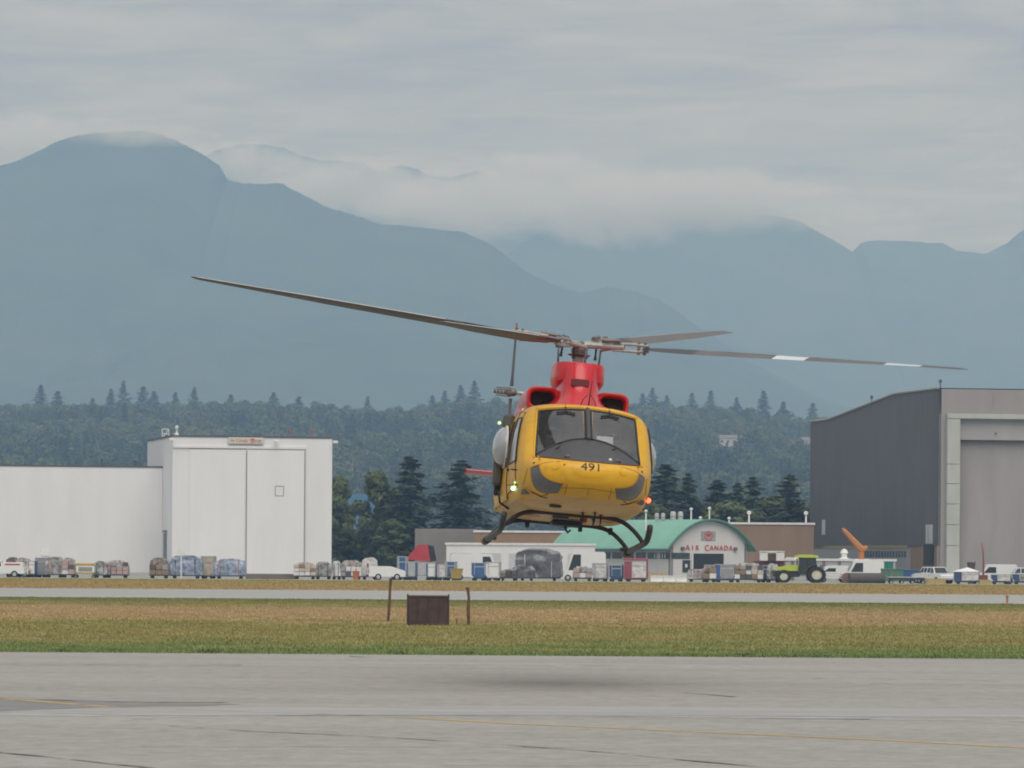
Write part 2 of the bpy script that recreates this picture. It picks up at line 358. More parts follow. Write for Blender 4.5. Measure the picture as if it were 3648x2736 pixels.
for r_ in co_:
    m_ = r_[:, 0].mean(); k_ = noise.noise(Vector((m_ / .7, 3.3, 0))) * .6 + .7 * noise.noise(Vector((m_ / .22, 1.3, 0))) - .12; r_[:, 1] -= max(0, k_) * .8; r_[:, 2] *= max(.12, min(.85, .3 + 1.3 * k_))
wd_.data.vertices.foreach_set('co', co_.ravel()); wd_.data.update()
# ================================================================== TREES
def leaf_mesh(name, quads, cols, trunk_mb, leafm, barkm):
    # quads: list of (centre, a, b) half-axes -> one crown mesh; returns (crown mesh, trunk mesh)
    C = np.array([q[0] for q in quads]); A = np.array([q[1] for q in quads]); B = np.array([q[2] for q in quads])
    n = len(C); V = np.stack([C - A, C - B * .6 + A * .15, C + A, C + B], 1).reshape(-1, 3)
    me = bpy.data.meshes.new(name); me.vertices.add(n * 4); me.loops.add(n * 4); me.polygons.add(n)
    me.vertices.foreach_set('co', V.ravel()); me.loops.foreach_set('vertex_index', np.arange(n * 4, dtype=np.int32))
    me.polygons.foreach_set('loop_start', np.arange(0, n * 4, 4, dtype=np.int32)); me.update()
    at = me.attributes.new('tone', 'FLOAT', 'FACE'); at.data.foreach_set('value', np.array(cols, dtype=np.float32))
    me.materials.append(leafm)
    return me, trunk_mb.mesh(name + '_trunk', barkm, True)
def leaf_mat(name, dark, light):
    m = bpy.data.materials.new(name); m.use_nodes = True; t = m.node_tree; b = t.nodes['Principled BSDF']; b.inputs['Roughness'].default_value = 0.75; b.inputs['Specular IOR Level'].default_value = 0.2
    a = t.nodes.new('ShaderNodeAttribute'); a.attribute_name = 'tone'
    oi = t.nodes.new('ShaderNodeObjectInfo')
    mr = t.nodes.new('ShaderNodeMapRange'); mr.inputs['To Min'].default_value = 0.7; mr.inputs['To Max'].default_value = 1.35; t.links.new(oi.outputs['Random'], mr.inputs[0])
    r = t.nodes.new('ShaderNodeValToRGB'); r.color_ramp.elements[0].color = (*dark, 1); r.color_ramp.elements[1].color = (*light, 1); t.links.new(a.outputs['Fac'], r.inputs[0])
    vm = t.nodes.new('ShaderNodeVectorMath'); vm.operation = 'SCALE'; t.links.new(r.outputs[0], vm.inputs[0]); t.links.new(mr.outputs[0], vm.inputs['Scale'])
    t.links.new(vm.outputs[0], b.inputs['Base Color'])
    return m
bark = mat('bark', (0.07, 0.055, 0.045), 0.9, scale=2, bump=.4)
lm_con = leaf_mat('conifer_needles', (0.036, 0.058, 0.034), (0.060, 0.092, 0.048))
lm_dec = leaf_mat('broad_leaves', (0.060, 0.086, 0.036), (0.105, 0.128, 0.048))
lm_gold = leaf_mat('turning_leaves', (0.10, 0.105, 0.035), (0.18, 0.16, 0.05))
lm_rust = leaf_mat('rusty_leaves', (0.13, 0.075, 0.035), (0.20, 0.11, 0.05))
def conifer(name, h, w, n, seed, leaf=lm_con, size=0.55, gaps=0.25, flat=False):
    rg = np.random.default_rng(seed); q = []; c = []; tr = MB(); tr.tube([(0, 0, -.3), (0, 0, h * .5), (0, 0, h * .97)], [h * .016, h * .010, h * .002], 7)
    nb = int(26 + h * 2); per = max(4, n // nb)
    for b in range(nb):
        f = (b + rg.random()) / nb; z = h * (0.10 + 0.90 * f ** .9)
        prof = (1 - f) ** .85 * w * (0.55 + .75 * rg.random()) + .15
        if f < .12: prof *= .55 + f * 3.5
        az = b * 2.399 + rg.normal(0, .3); droop = -.25 - .2 * rg.random() if not flat else .05 * rg.normal()
        d = np.array([math.cos(az), math.sin(az), droop]); tr.tube([(0, 0, z), tuple(d * prof + np.array([0, 0, z]))], [h * .004, h * .001], 4, False)
        for k in range(per):
            s = rg.random() ** .6; p = d * prof * s + np.array([0, 0, z]) + rg.normal(0, .13 * prof + .12, 3) * np.array([1, 1, .45])
            sz = size * (.5 + .7 * rg.random()) * (.6 + .5 * (1 - f))
            a = d * sz * .9 + rg.normal(0, .25 * sz, 3); e = np.cross(d, [0, 0, 1]) * sz * .55 + rg.normal(0, .22 * sz, 3)
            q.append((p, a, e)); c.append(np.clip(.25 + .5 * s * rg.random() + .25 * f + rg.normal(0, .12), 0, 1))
    return leaf_mesh(name, q, c, tr, leaf, bark)
def broadleaf(name, h, w, n, seed, leaf=lm_dec, size=0.6, tall=1.0):
    rg = np.random.default_rng(seed); q = []; c = []; tr = MB(); tr.tube([(0, 0, -.3), (.1, 0, h * .35), (0, .1, h * .7)], [h * .022, h * .015, h * .005], 7)
    nc = 22; cl = []
    for i in range(nc):
        f = (i + .5) / nc; z = h * (.18 + .74 * f); rad = w * math.sin(math.pi * (.12 + .82 * f)) ** .8 * (.45 + .45 * rg.random()); az = i * 2.399 + rg.normal(0, .4)
        cl.append((np.array([math.cos(az) * rad, math.sin(az) * rad, z]), w * (.30 + .22 * rg.random())))
        tr.tube([(0, 0, z * .7), tuple(cl[-1][0])], [h * .006, h * .0015], 4, False)
    cl.append((np.array([0, 0, h * .93]), w * .3))
    for ctr, rad in cl:
        tone = rg.random()
        for k in range(n // nc):
            d = rg.normal(0, 1, 3); d /= np.linalg.norm(d); rr = rad * (.55 + .5 * rg.random()); p = ctr + d * rr * np.array([1, 1, .8 * tall])
            sz = size * (.5 + .6 * rg.random()); t1 = np.cross(d, rg.normal(0, 1, 3)); t1 /= np.linalg.norm(t1) + 1e-6; t2 = np.cross(d, t1) + d * rg.normal(0, .4)
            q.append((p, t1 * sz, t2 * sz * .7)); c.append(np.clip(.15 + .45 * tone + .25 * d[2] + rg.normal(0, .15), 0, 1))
    return leaf_mesh(name, q, c, tr, leaf, bark)
def plant(name, meshes, loc, rz, s, label, cat='tree', group=None):
    t = thing(name, label, cat, loc, rz, group); t.scale = (s, s, s)
    for nm, me in (('crown', meshes[0]), ('trunk', meshes[1])):
        o = bpy.data.objects.new(nm, me); COL.objects.link(o); o.parent = t
    return t
# --- the wooded hill
def interp(pts, x):
    xs = [p[0] for p in pts]; ys = [p[1] for p in pts]
    return float(np.interp(x, xs, ys))
RIDGE = [(-1500, 1470), (-400, 1450), (0, 1452), (400, 1446), (700, 1440), (1100, 1440), (1350, 1452), (1550, 1440), (1660, 1412), (1850, 1425), (2050, 1435), (2300, 1430), (2600, 1440), (2850, 1470), (3100, 1500), (3600, 1530), (5200, 1560)]
HY0, HY1, HY2 = 1900.0, 3500.0, 4700.0
def hill_z(X, Y):
    px = 1824 + X / Y * F; zr = (HOR - interp(RIDGE, px)) / F * HY1 - 23.0
    if Y <= HY1:
        t = max(0.0, (Y - HY0) / (HY1 - HY0)); s = t * t * (3 - 2 * t) * .35 + t * .65
    else:
        t = (Y - HY1) / (HY2 - HY1); s = 1 - .55 * t * t * (3 - 2 * t)
    return zr * s + 7 * noise.noise(Vector((X / 130, Y / 130, 4))) * min(1, 4 * max(0, (Y - HY0) / 1600)) * (0.35 if Y > HY1 - 200 else 1)
rows = []
for j in range(41):
    Y = HY0 + (HY2 - HY0) * j / 40
    rows.append([(X, Y, hill_z(X, Y) - .3) for X in np.linspace(-900, 1100, 121)])
MB().grid(rows).obj('hill', mat('hill_ground', (0.05, 0.06, 0.03), 0.95, var=.3, scale=.02), smooth='all')['kind'] = 'structure'
HOUSES = [(2612, 1572, 3050, 20, 'long low white house high among the hazy trees'), (2512, 1640, 2860, 14, 'cream house with a dark roof lower in the hazy trees'), (2597, 1618, 2920, 9, 'small grey house between the two larger hillside houses'), (1227, 1612, 2900, 7, 'small pale house in the trees right of the white cargo hangar'), (1275, 1610, 2930, 6, 'tiny white house in the trees behind the cargo hangar'), (2865, 1580, 3000, 7, 'pale hillside house beside the dark hangar wall'), (2880, 1632, 2900, 7, 'lower white house beside the dark hangar wall')]
HPOS = [(P(a, b, c).x, c, d) for a, b, c, d, _ in HOUSES]
protos = bpy.data.collections.new('forest_kinds')
def proto(ms, nm):
    bm = bmesh.new(); me = ms[0].copy()
    o = bpy.data.objects.new(nm, me); protos.objects.link(o); return o
fk = []
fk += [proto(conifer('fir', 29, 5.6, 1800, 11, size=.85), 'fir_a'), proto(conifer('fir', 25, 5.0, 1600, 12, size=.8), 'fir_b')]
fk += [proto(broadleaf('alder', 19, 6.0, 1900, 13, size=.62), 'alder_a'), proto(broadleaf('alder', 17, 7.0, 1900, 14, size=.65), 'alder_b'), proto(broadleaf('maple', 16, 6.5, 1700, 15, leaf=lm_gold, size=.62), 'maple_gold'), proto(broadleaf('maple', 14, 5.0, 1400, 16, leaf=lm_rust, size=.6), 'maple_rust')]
pts = []; kinds = []; scl = []; rot = []
def HKIND(X, Y):
    v = noise.noise(Vector((X / 95, Y / 160, 1.5))); r = random.random()
    if Y > HY1 - 220: return 4 if (v < -.2 and r < .5) else (2 if r < .55 else 3)
    if v > 0.08: return 0 if r < .4 else (1 if r < .62 else (2 if r < .85 else 3))
    if v < -0.28: return 4 if r < .5 else (2 if r < .75 else 3)
    return 5 if r < .025 else (4 if r < .10 else (2 if r < .5 else (3 if r < .85 else 1)))
Yc = HY0 + 150
while Yc < HY1 + 40:
    hw = 0.112 * Yc + 30; Xc = -hw
    while Xc < hw:
        x = Xc + random.uniform(-4, 4); y = Yc + random.uniform(-5, 5)
        clear = noise.noise(Vector((x / 60, y / 120, 9.3))) < -0.42 and y < 3100
        if any(abs(x * hy / y - hx) < hw_ * .5 + 6 and hy - 130 < y < hy + 14 for hx, hy, hw_ in HPOS): clear = True
        if not clear:
            pts.append((x, y, hill_z(x, y) - .5)); k = HKIND(x, y); kinds.append(k)
            s = random.choice((.7, .85, 1.0, 1.15, 1.35)) * random.uniform(.9, 1.1) if k > 1 else random.uniform(.7, 1.0); scl.append(s); rot.append(random.uniform(0, 6.28))
        Xc += random.uniform(7.5, 12.5)
    Yc += 11.5
me = bpy.data.meshes.new('forest'); me.from_pydata(pts, [], [])
for nm, ty, d in (('kind_id', 'INT', kinds), ('size', 'FLOAT', scl), ('turn', 'FLOAT', rot)):
    me.attributes.new(nm, ty, 'POINT').data.foreach_set('value', np.array(d, dtype=np.int32 if ty == 'INT' else np.float32))
fo = bpy.data.objects.new('forest', me); COL.objects.link(fo); tag(fo, 'hazy mixed forest of firs and turning broadleaf trees covering the low hill', 'forest', kind='stuff')
ng = bpy.data.node_groups.new('forest_instances', 'GeometryNodeTree')
ng.interface.new_socket('Geometry', in_out='INPUT', socket_type='NodeSocketGeometry'); ng.interface.new_socket('Geometry', in_out='OUTPUT', socket_type='NodeSocketGeometry')
gi = ng.nodes.new('NodeGroupInput'); go = ng.nodes.new('NodeGroupOutput'); ci = ng.nodes.new('GeometryNodeCollectionInfo'); ip = ng.nodes.new('GeometryNodeInstanceOnPoints')
ci.inputs['Collection'].default_value = protos; ci.inputs['Separate Children'].default_value = True; ci.inputs['Reset Children'].default_value = True
ip.inputs['Pick Instance'].default_value = True
order = sorted(range(len(fk)), key=lambda i: fk[i].name); remap = {k: order.index(k) for k in range(len(fk))}
me.attributes['kind_id'].data.foreach_set('value', np.array([remap[k] for k in kinds], dtype=np.int32))
def na(nm, ty):
    n = ng.nodes.new('GeometryNodeInputNamedAttribute'); n.data_type = ty; n.inputs['Name'].default_value = nm; return n.outputs[0]
ng.links.new(gi.outputs[0], ip.inputs['Points']); ng.links.new(ci.outputs[0], ip.inputs['Instance']); ng.links.new(na('kind_id', 'INT'), ip.inputs['Instance Index'])
cx = ng.nodes.new('ShaderNodeCombineXYZ'); ng.links.new(na('turn', 'FLOAT'), cx.inputs[2]); ng.links.new(cx.outputs[0], ip.inputs['Rotation'])
ng.links.new(na('size', 'FLOAT'), ip.inputs['Scale']); ng.links.new(ip.outputs[0], go.inputs[0])
md = fo.modifiers.new('forest', 'NODES'); md.node_group = ng
# --- firs that stand clear above the ridge, one by one
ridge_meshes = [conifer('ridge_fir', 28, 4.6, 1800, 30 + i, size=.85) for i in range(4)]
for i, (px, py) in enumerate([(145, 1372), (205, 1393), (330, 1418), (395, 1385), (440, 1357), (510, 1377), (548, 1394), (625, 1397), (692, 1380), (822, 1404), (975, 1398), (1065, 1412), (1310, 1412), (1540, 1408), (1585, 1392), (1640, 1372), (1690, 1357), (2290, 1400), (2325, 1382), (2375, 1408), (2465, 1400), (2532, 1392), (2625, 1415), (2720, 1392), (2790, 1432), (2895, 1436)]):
    Yt = HY1 - 30 - 25 * random.random(); top = P(px, py, Yt); zb = hill_z(top.x, Yt) - .5; hh = top.z - zb
    o = bpy.data.objects.new('fir_tree', ridge_meshes[i % 4][0]); COL.objects.link(o); o.location = (top.x, Yt, zb); s = hh / 28; o.scale = (s * (1.5 + .7 * random.random()),) * 2 + (s,); o.rotation_euler.z = random.random() * 6
    tag(o, 'tall dark fir rising above the skyline of the hazy wooded hill', 'tree', 'firs on the skyline of the hill')
# --- a few houses among the trees
m_hw = mat('pale_house_wall', (0.45, 0.44, 0.42), .8, scale=.3); m_hr = mat('grey_house_roof', (0.16, 0.15, 0.15), .8, scale=.3)
for i, (px, py, Yh, wd, label) in enumerate(HOUSES):
    c = P(px, py, Yh); zg = hill_z(c.x, Yh); t = thing('house', label, 'house', (c.x, Yh, max(c.z - 3.5, zg)), R(8 + 7 * i)); hw = wd / 2
    MB().box((0, 0, 2.6), (wd, 7, 5.2), .05).obj('wall', m_hw, t); MB().prism([(-3.9, 5.2), (3.9, 5.2), (0, 7.6)], -hw - .4, hw + .4, 'yz').obj('roof', m_hr, t)
    for k in range(max(2, int(wd / 4))): MB().box((-hw + (k + .5) * wd / max(2, int(wd / 4)), -3.53, 3.2), (1.5, .1, 1.4)).obj('window', mat('dark_pane', (.03, .035, .04), .1, var=0), t)
    fh = max(c.z - 3.5 - zg, 0) + 3; MB().box((0, 0, -fh / 2), (wd - .3, 6.7, fh)).obj('foundation', m_hr, t)
# ================================================================== MOUNTAINS
def mtn_mat(name, c1, c2):
    m = bpy.data.materials.new(name); m.use_nodes = True; t = m.node_tree; b = t.nodes['Principled BSDF']; b.inputs['Roughness'].default_value = 1; b.inputs['Specular IOR Level'].default_value = 0
    c = t.nodes.new('ShaderNodeTexCoord'); n = t.nodes.new('ShaderNodeTexNoise'); n.inputs['Scale'].default_value = .006; n.inputs['Detail'].default_value = 9; n.inputs['Roughness'].default_value = .7; t.links.new(c.outputs['Object'], n.inputs['Vector'])
    r = t.nodes.new('ShaderNodeValToRGB'); r.color_ramp.elements[0].position = .35; r.color_ramp.elements[1].position = .65; r.color_ramp.elements[0].color = (*c1, 1); r.color_ramp.elements[1].color = (*c2, 1); t.links.new(n.outputs[0], r.inputs[0]); t.links.new(r.outputs[0], b.inputs['Base Color'])
    return m
mm = mtn_mat('mountain_forest', (0.045, 0.075, 0.060), (0.075, 0.105, 0.080))
def ridge(name, sky, Y0, depth, seed, rough=1.0):
    nx, ny = 1100, 46; x0, x1 = sky[0][0], sky[-1][0]; rows = []
    pxs = np.unique(np.concatenate([np.linspace(x0, x1, 160), np.clip(np.linspace(-150, 3800, 940), x0, x1)])); nx = len(pxs)
    gx = np.arange(x0, x1 + 1, 10.0); gz = np.interp(gx, [p[0] for p in sky], [p[1] for p in sky]); ker = np.exp(-np.linspace(-2.5, 2.5, 75) ** 2); ker /= ker.sum(); gs = np.convolve(np.pad(gz, 37, 'edge'), ker, 'valid')
    for j in range(-10, ny):
        t = j / (ny - 1); row = []
        for i in range(nx):
            px = pxs[i]; X = (px - 1824) / F * Y0
            zr = (HOR - interp(sky, px)) / F * Y0
            zs = (HOR - float(np.interp(px, gx, gs))) / F * Y0
            zr += (abs(noise.noise(Vector((X / 4.5, seed, 7)))) * 4.5 * rough if j == 0 else 0) + (1.5 * noise.noise(Vector((X / 22, seed, 0))) + 6 * noise.noise(Vector((X / 70, seed, 1)))) * rough
            if t < 0: z = zr * (1 + 1.1 * t); Y = Y0 - t * depth * 1.2
            else:
                f = (1 - t) ** 1.15; Y = Y0 - t * depth
                sp_ = noise.fractal(Vector((X / 620, t * 1.4, seed)), 1.0, 2.0, 5)
                q_ = min(1, max(0, t) * 3.5); z_top = zr; zr = zr * (1 - q_) + min(zs, zr * 1.03) * q_
                z = zr * f + (sp_ * 0.30 * zr + 16 * noise.noise(Vector((X / 60, Y / 60, seed)))) * min(1, t * 2.2) * (1 - t)
                z = min(z, z_top * (1 - t * .35) * (Y / Y0))
            row.append((X * (1 + .02 * t), Y, z - 8))
        rows.append(row)
    o = MB().grid(rows).obj(name, mm, smooth='all'); o['kind'] = 'structure'; return o
SK_A = [(-2200, 900), (-1200, 760), (-500, 660), (0, 582), (100, 540), (200, 495), (300, 465), (400, 455), (520, 460), (620, 487), (700, 528), (770, 575), (800, 625), (860, 640), (1000, 643), (1060, 672), (1150, 720), (1250, 750), (1350, 782), (1500, 795), (1640, 805), (1750, 858), (1850, 935), (1950, 985), (2060, 1026), (2170, 996), (2260, 1012), (2380, 1072), (2500, 1150), (2650, 1250), (2850, 1360), (3200, 1480), (4200, 1600)]
SK_B = [(1200, 1300), (1500, 1100), (1700, 960), (1900, 820), (2050, 740), (2160, 742), (2240, 750), (2380, 752), (2600, 750), (2750, 745), (2850, 770), (2930, 815), (3030, 872), (3060, 842), (3120, 828), (3200, 832), (3350, 840), (3400, 866), (3500, 876), (3580, 840), (3648, 788), (3900, 700), (4500, 760), (5600, 900)]
SK_C = [(-800, 700), (200, 640), (600, 600), (760, 530), (850, 505), (960, 510), (1060, 545), (1130, 558), (1210, 565), (1290, 572), (1340, 600), (1400, 578), (1470, 592), (1520, 612), (1600, 618), (1690, 592), (1740, 620), (1820, 612), (1900, 590), (1950, 588), (2020, 650), (2300, 800), (2700, 960), (3400, 1200), (4400, 1400)]
MYA, MYB, MYC = 7700.0, 10200.0, 11000.0
ridge('mountain_near', SK_A, MYA, 2600, 1.0); ridge('mountain_right', SK_B, MYB, 3000, 5.0); ridge('mountain_far', SK_C, MYC, 2400, 9.0)
# --- cloud caught on the mountains
def mist(px, py, rx, ry, Y, depth, dens, seed, label, soft=1.0, nscale=1.0):
    c = P(px, py, Y); k = Y / F; bm = bmesh.new(); bmesh.ops.create_icosphere(bm, subdivisions=3, radius=1.0); me = bpy.data.meshes.new('mist_bank'); bm.to_mesh(me); bm.free()
    o = bpy.data.objects.new('mist_bank', me); COL.objects.link(o); o.location = c; o.scale = (rx * k, depth, ry * k)
    m = bpy.data.materials.new('mist_%d' % seed); m.use_nodes = True; t = m.node_tree; t.nodes.clear(); ot = t.nodes.new('ShaderNodeOutputMaterial'); pv = t.nodes.new('ShaderNodeVolumePrincipled'); t.links.new(pv.outputs[0], ot.inputs['Volume'])
    pv.inputs['Color'].default_value = (0.90, 0.905, 0.915, 1); pv.inputs['Anisotropy'].default_value = 0.0
    tc_ = t.nodes.new('ShaderNodeTexCoord'); ln = t.nodes.new('ShaderNodeVectorMath'); ln.operation = 'LENGTH'; t.links.new(tc_.outputs['Object'], ln.inputs[0])
    mp = t.nodes.new('ShaderNodeMapping'); t.links.new(tc_.outputs['Object'], mp.inputs[0]); ar = rx / ry; mp.inputs['Scale'].default_value = (1.5 * nscale * min(ar, 2.5), .7, 1.6 * nscale); mp.inputs['Location'].default_value = (seed * 3.7, seed * 1.3, seed); mp.inputs['Rotation'].default_value = (0, R(12), 0)
    n = t.nodes.new('ShaderNodeTexNoise'); n.inputs['Scale'].default_value = 1.0; n.inputs['Detail'].default_value = 4; n.inputs['Roughness'].default_value = .55; t.links.new(mp.outputs[0], n.inputs['Vector'])
    # density = max(0, (1 - r) * soft + (noise - .5) * 1.6) * dens
    a = t.nodes.new('ShaderNodeMath'); a.operation = 'SUBTRACT'; a.inputs[0].default_value = .92; t.links.new(ln.outputs['Value'], a.inputs[1])
    b = t.nodes.new('ShaderNodeMath'); b.operation = 'MULTIPLY_ADD'; b.inputs[1].default_value = 1.9; b.inputs[2].default_value = -.95; t.links.new(n.outputs[0], b.inputs[0])
    cc = t.nodes.new('ShaderNodeMath'); cc.operation = 'MULTIPLY_ADD'; cc.inputs[1].default_value = 1.3 * soft; t.links.new(a.outputs[0], cc.inputs[0])
    ed = t.nodes.new('ShaderNodeMapRange'); ed.inputs['From Min'].default_value = 0; ed.inputs['From Max'].default_value = .3; t.links.new(a.outputs[0], ed.inputs[0])
    t.links.new(b.outputs[0], cc.inputs[2])
    d = t.nodes.new('ShaderNodeMath'); d.operation = 'MULTIPLY'; t.links.new(cc.outputs[0], d.inputs[0]); t.links.new(ed.outputs[0], d.inputs[1])
    e = t.nodes.new('ShaderNodeMath'); e.operation = 'MAXIMUM'; e.inputs[1].default_value = 0; t.links.new(d.outputs[0], e.inputs[0])
    g = t.nodes.new('ShaderNodeMath'); g.operation = 'MULTIPLY'; g.inputs[1].default_value = dens; t.links.new(e.outputs[0], g.inputs[0])
    t.links.new(g.outputs[0], pv.inputs['Density']); me.materials.append(m)
    return tag(o, label, 'cloud', 'cloud banks caught on the mountains', 'stuff')
D0 = 0.009
mist(1180, 665, 600, 140, 9850, 330, D0 * 1.0, 1, 'pale cloud bank lying in the saddle right of the tallest peak')
mist(1720, 735, 600, 150, 9300, 330, D0 * 1.2, 2, 'wedge of cloud resting behind the long mountain shoulder')
mist(2450, 715, 760, 150, 8800, 260, D0 * 1.5, 3, 'flat cloud hiding the top of the middle ridge')
mist(2200, 815, 330, 100, 8750, 200, D0 * .8, 4, 'thin wisp of cloud on the face of the middle ridge')
mist(500, 470, 400, 60, 7200, 200, D0 * .8, 5, 'thin cloud wisp across the rounded summit')
mist(30, 500, 460, 130, 9100, 260, D0 * .9, 6, 'cloud behind the slope left of the rounded summit')
mist(880, 575, 280, 100, 8780, 200, D0 * 1.1, 7, 'cloud spilling over the shoulder below the rounded summit')
mist(1950, 620, 480, 110, 10050, 260, D0 * 1.1, 8, 'cloud veiling the far peaks behind the middle ridge')
mist(3050, 770, 420, 90, 9100, 200, D0 * .5, 9, 'faint cloud along the notched ridge')
# --- the air
HZ = 1020.0
hz = MB().box((0, 6150, (HZ - 1.5) / 2), (26000, 12900, HZ + 1.5)).obj('haze', None)
hm = bpy.data.materials.new('haze'); hm.use_nodes = True; t = hm.node_tree; t.nodes.clear(); ot = t.nodes.new('ShaderNodeOutputMaterial'); pv = t.nodes.new('ShaderNodeVolumePrincipled'); t.links.new(pv.outputs[0], ot.inputs['Volume'])
pv.inputs['Color'].default_value = (0.37, 0.60, 0.97, 1); pv.inputs['Absorption Color'].default_value = (1, 1, 1, 1); pv.inputs['Density'].default_value = 1.6e-4; pv.inputs['Anisotropy'].default_value = 0.0
hz.data.materials.append(hm); tag(hz, 'pale blue haze filling the valley air', 'haze', kind='stuff'); hz.display_type = 'WIRE'
# ================================================================== HELICOPTER
# local frame: x forward from the mast, y to the pilot's left, z up from the skid bottoms
DH = 80.0
H_ROT = Euler((R(-4.7), R(-3.2), R(-85)), 'XYZ').to_matrix()
HUB_L = Vector((0, 0, 3.40)); HUB_W = P(2066, 1228, DH)
H_ORG = HUB_W - H_ROT @ HUB_L
H_MW = Matrix.Translation(H_ORG) @ H_ROT.to_4x4(); H_INV = H_MW.inverted()
heli = thing('helicopter', 'yellow and red rescue helicopter numbered 491 hovering nose on above the apron', 'helicopter')
heli.matrix_world = H_MW
def dirty_paint(name, col, dirt, rough=0.32, coat=0.5, amt=0.35):
    m = mat(name, col, rough, var=.06, scale=1.3, coat=coat)
    t = m.node_tree; b = t.nodes['Principled BSDF']; src = b.inputs['Base Color'].links[0].from_socket
    c = t.nodes.new('ShaderNodeTexCoord'); n = t.nodes.new('ShaderNodeTexNoise'); n.inputs['Scale'].default_value = 2.6; n.inputs['Detail'].default_value = 8; n.inputs['Roughness'].default_value = .7; n.inputs['Distortion'].default_value = .6; t.links.new(c.outputs['Object'], n.inputs['Vector'])
    r = t.nodes.new('ShaderNodeMapRange'); r.inputs['From Min'].default_value = .5; r.inputs['From Max'].default_value = .75; r.inputs['To Max'].default_value = amt; t.links.new(n.outputs[0], r.inputs[0])
    mx = t.nodes.new('ShaderNodeMix'); mx.data_type = 'RGBA'; t.links.new(r.outputs[0], mx.inputs['Factor']); t.links.new(src, mx.inputs['A']); mx.inputs['B'].default_value = (*dirt, 1); t.links.new(mx.outputs['Result'], b.inputs['Base Color'])
    return m
m_y = dirty_paint('yellow_paint', (0.70, 0.375, 0.010), (0.36, 0.18, 0.02), .42, .12, .55)
m_yc = dirty_paint('ground_bounce_belly', (0.60, 0.37, 0.10), (0.30, 0.18, 0.05), .5, .1, .55)  # belly yellow paled for light off the ground, with dirt over it
m_red = dirty_paint('red_paint', (0.56, 0.012, 0.020), (0.30, 0.01, 0.01), .3, .3)
m_dark = mat('dark_rubber', (0.018, 0.018, 0.019), .55, var=.2)
m_glare = mat('matt_black_panel', (0.060, 0.058, 0.060), .45, var=.12, scale=4)
m_olive = mat('olive_grey_metal', (0.085, 0.080, 0.062), .6, var=.2, scale=6)
m_skid = mat('skid_dark_paint', (0.045, 0.040, 0.033), .5, var=.25, scale=5)
m_tubeb = mat('brown_tube', (0.040, 0.024, 0.022), .5, var=.2, scale=5)
m_steel = mat('bare_metal', (0.40, 0.385, 0.365), .5, metal=.5, var=.18, scale=14)
m_steeld = mat('oily_metal', (0.20, 0.17, 0.15), .45, metal=.6, var=.3, scale=14)
m_win = glass('windshield_glass', (.74, .77, .78), 2.2, haze=.045)
m_chin = mat('smoked_window', (0.105, 0.108, 0.110), .22, var=.08, scale=3, coat=.4)
m_swin = mat('side_window', (0.17, 0.17, 0.17), .12, var=.06, scale=2, coat=.6)
m_bubble = mat('milky_bubble', (.36, .37, .37), .15, var=.05, coat=1.0)
m_whitep = mat('white_rim', (0.72, 0.72, 0.70), .4, var=.05)
# --- loft of the fuselage
ST = [
 (3.76, [(0, .88), (.08, .885), (.16, .90), (.21, .93), (.22, .96), (.20, 1.0), (.15, 1.025), (.08, 1.04), (0, 1.04)]),
 (3.70, [(0, .76), (.18, .765), (.34, .80), (.43, .87), (.46, .95), (.43, 1.02), (.34, 1.065), (.18, 1.085), (0, 1.09)]),
 (3.55, [(0, .64), (.32, .65), (.54, .70), (.67, .80), (.71, .92), (.68, 1.03), (.52, 1.10), (.27, 1.135), (0, 1.145)]),
 (3.30, [(0, .555), (.42, .565), (.70, .62), (.86, .75), (.91, .90), (.88, 1.06), (.72, 1.15), (.37, 1.24), (0, 1.275)]),
 (3.00, [(0, .505), (.46, .515), (.79, .58), (.98, .73), (1.035, .92), (1.01, 1.10), (.84, 1.26), (.42, 1.43), (0, 1.48)]),
 (2.70, [(0, .47), (.50, .48), (.86, .55), (1.07, .71), (1.125, .95), (1.10, 1.24), (.95, 1.47), (.52, 1.67), (0, 1.73)]),
 (2.35, [(0, .45), (.56, .457), (.94, .51), (1.11, .66), (1.155, 1.0), (1.13, 1.42), (1.00, 1.80), (.62, 1.99), (0, 2.05)]),
 (2.05, [(0, .44), (.60, .446), (.98, .49), (1.135, .63), (1.175, 1.0), (1.145, 1.52), (1.02, 1.97), (.68, 2.13), (0, 2.18)]),
 (1.2, [(0, .44), (.62, .445), (1.0, .485), (1.15, .62), (1.185, 1.0), (1.15, 1.58), (1.04, 2.03), (.72, 2.18), (0, 2.23)]),
 (0.0, [(0, .44), (.62, .445), (1.0, .485), (1.15, .62), (1.185, 1.0), (1.15, 1.58), (1.04, 2.03), (.72, 2.18), (0, 2.23)]),
 (-1.2, [(0, .45), (.60, .455), (.98, .50), (1.13, .64), (1.17, 1.0), (1.145, 1.58), (1.02, 2.02), (.70, 2.17), (0, 2.22)]),
 (-1.9, [(0, .62), (.42, .64), (.72, .72), (.87, .88), (.91, 1.1), (.88, 1.5), (.76, 1.86), (.5, 2.04), (0, 2.1)]),
 (-3.0, [(0, 1.05), (.2, 1.06), (.36, 1.12), (.45, 1.24), (.47, 1.42), (.44, 1.62), (.36, 1.78), (.2, 1.87), (0, 1.88)]),
 (-5.0, [(0, 1.32), (.15, 1.33), (.26, 1.38), (.32, 1.46), (.33, 1.58), (.31, 1.70), (.25, 1.80), (.14, 1.86), (0, 1.87)]),
 (-7.6, [(0, 1.60), (.1, 1.61), (.17, 1.65), (.21, 1.70), (.22, 1.78), (.21, 1.86), (.17, 1.93), (.1, 1.97), (0, 1.98)]),
]
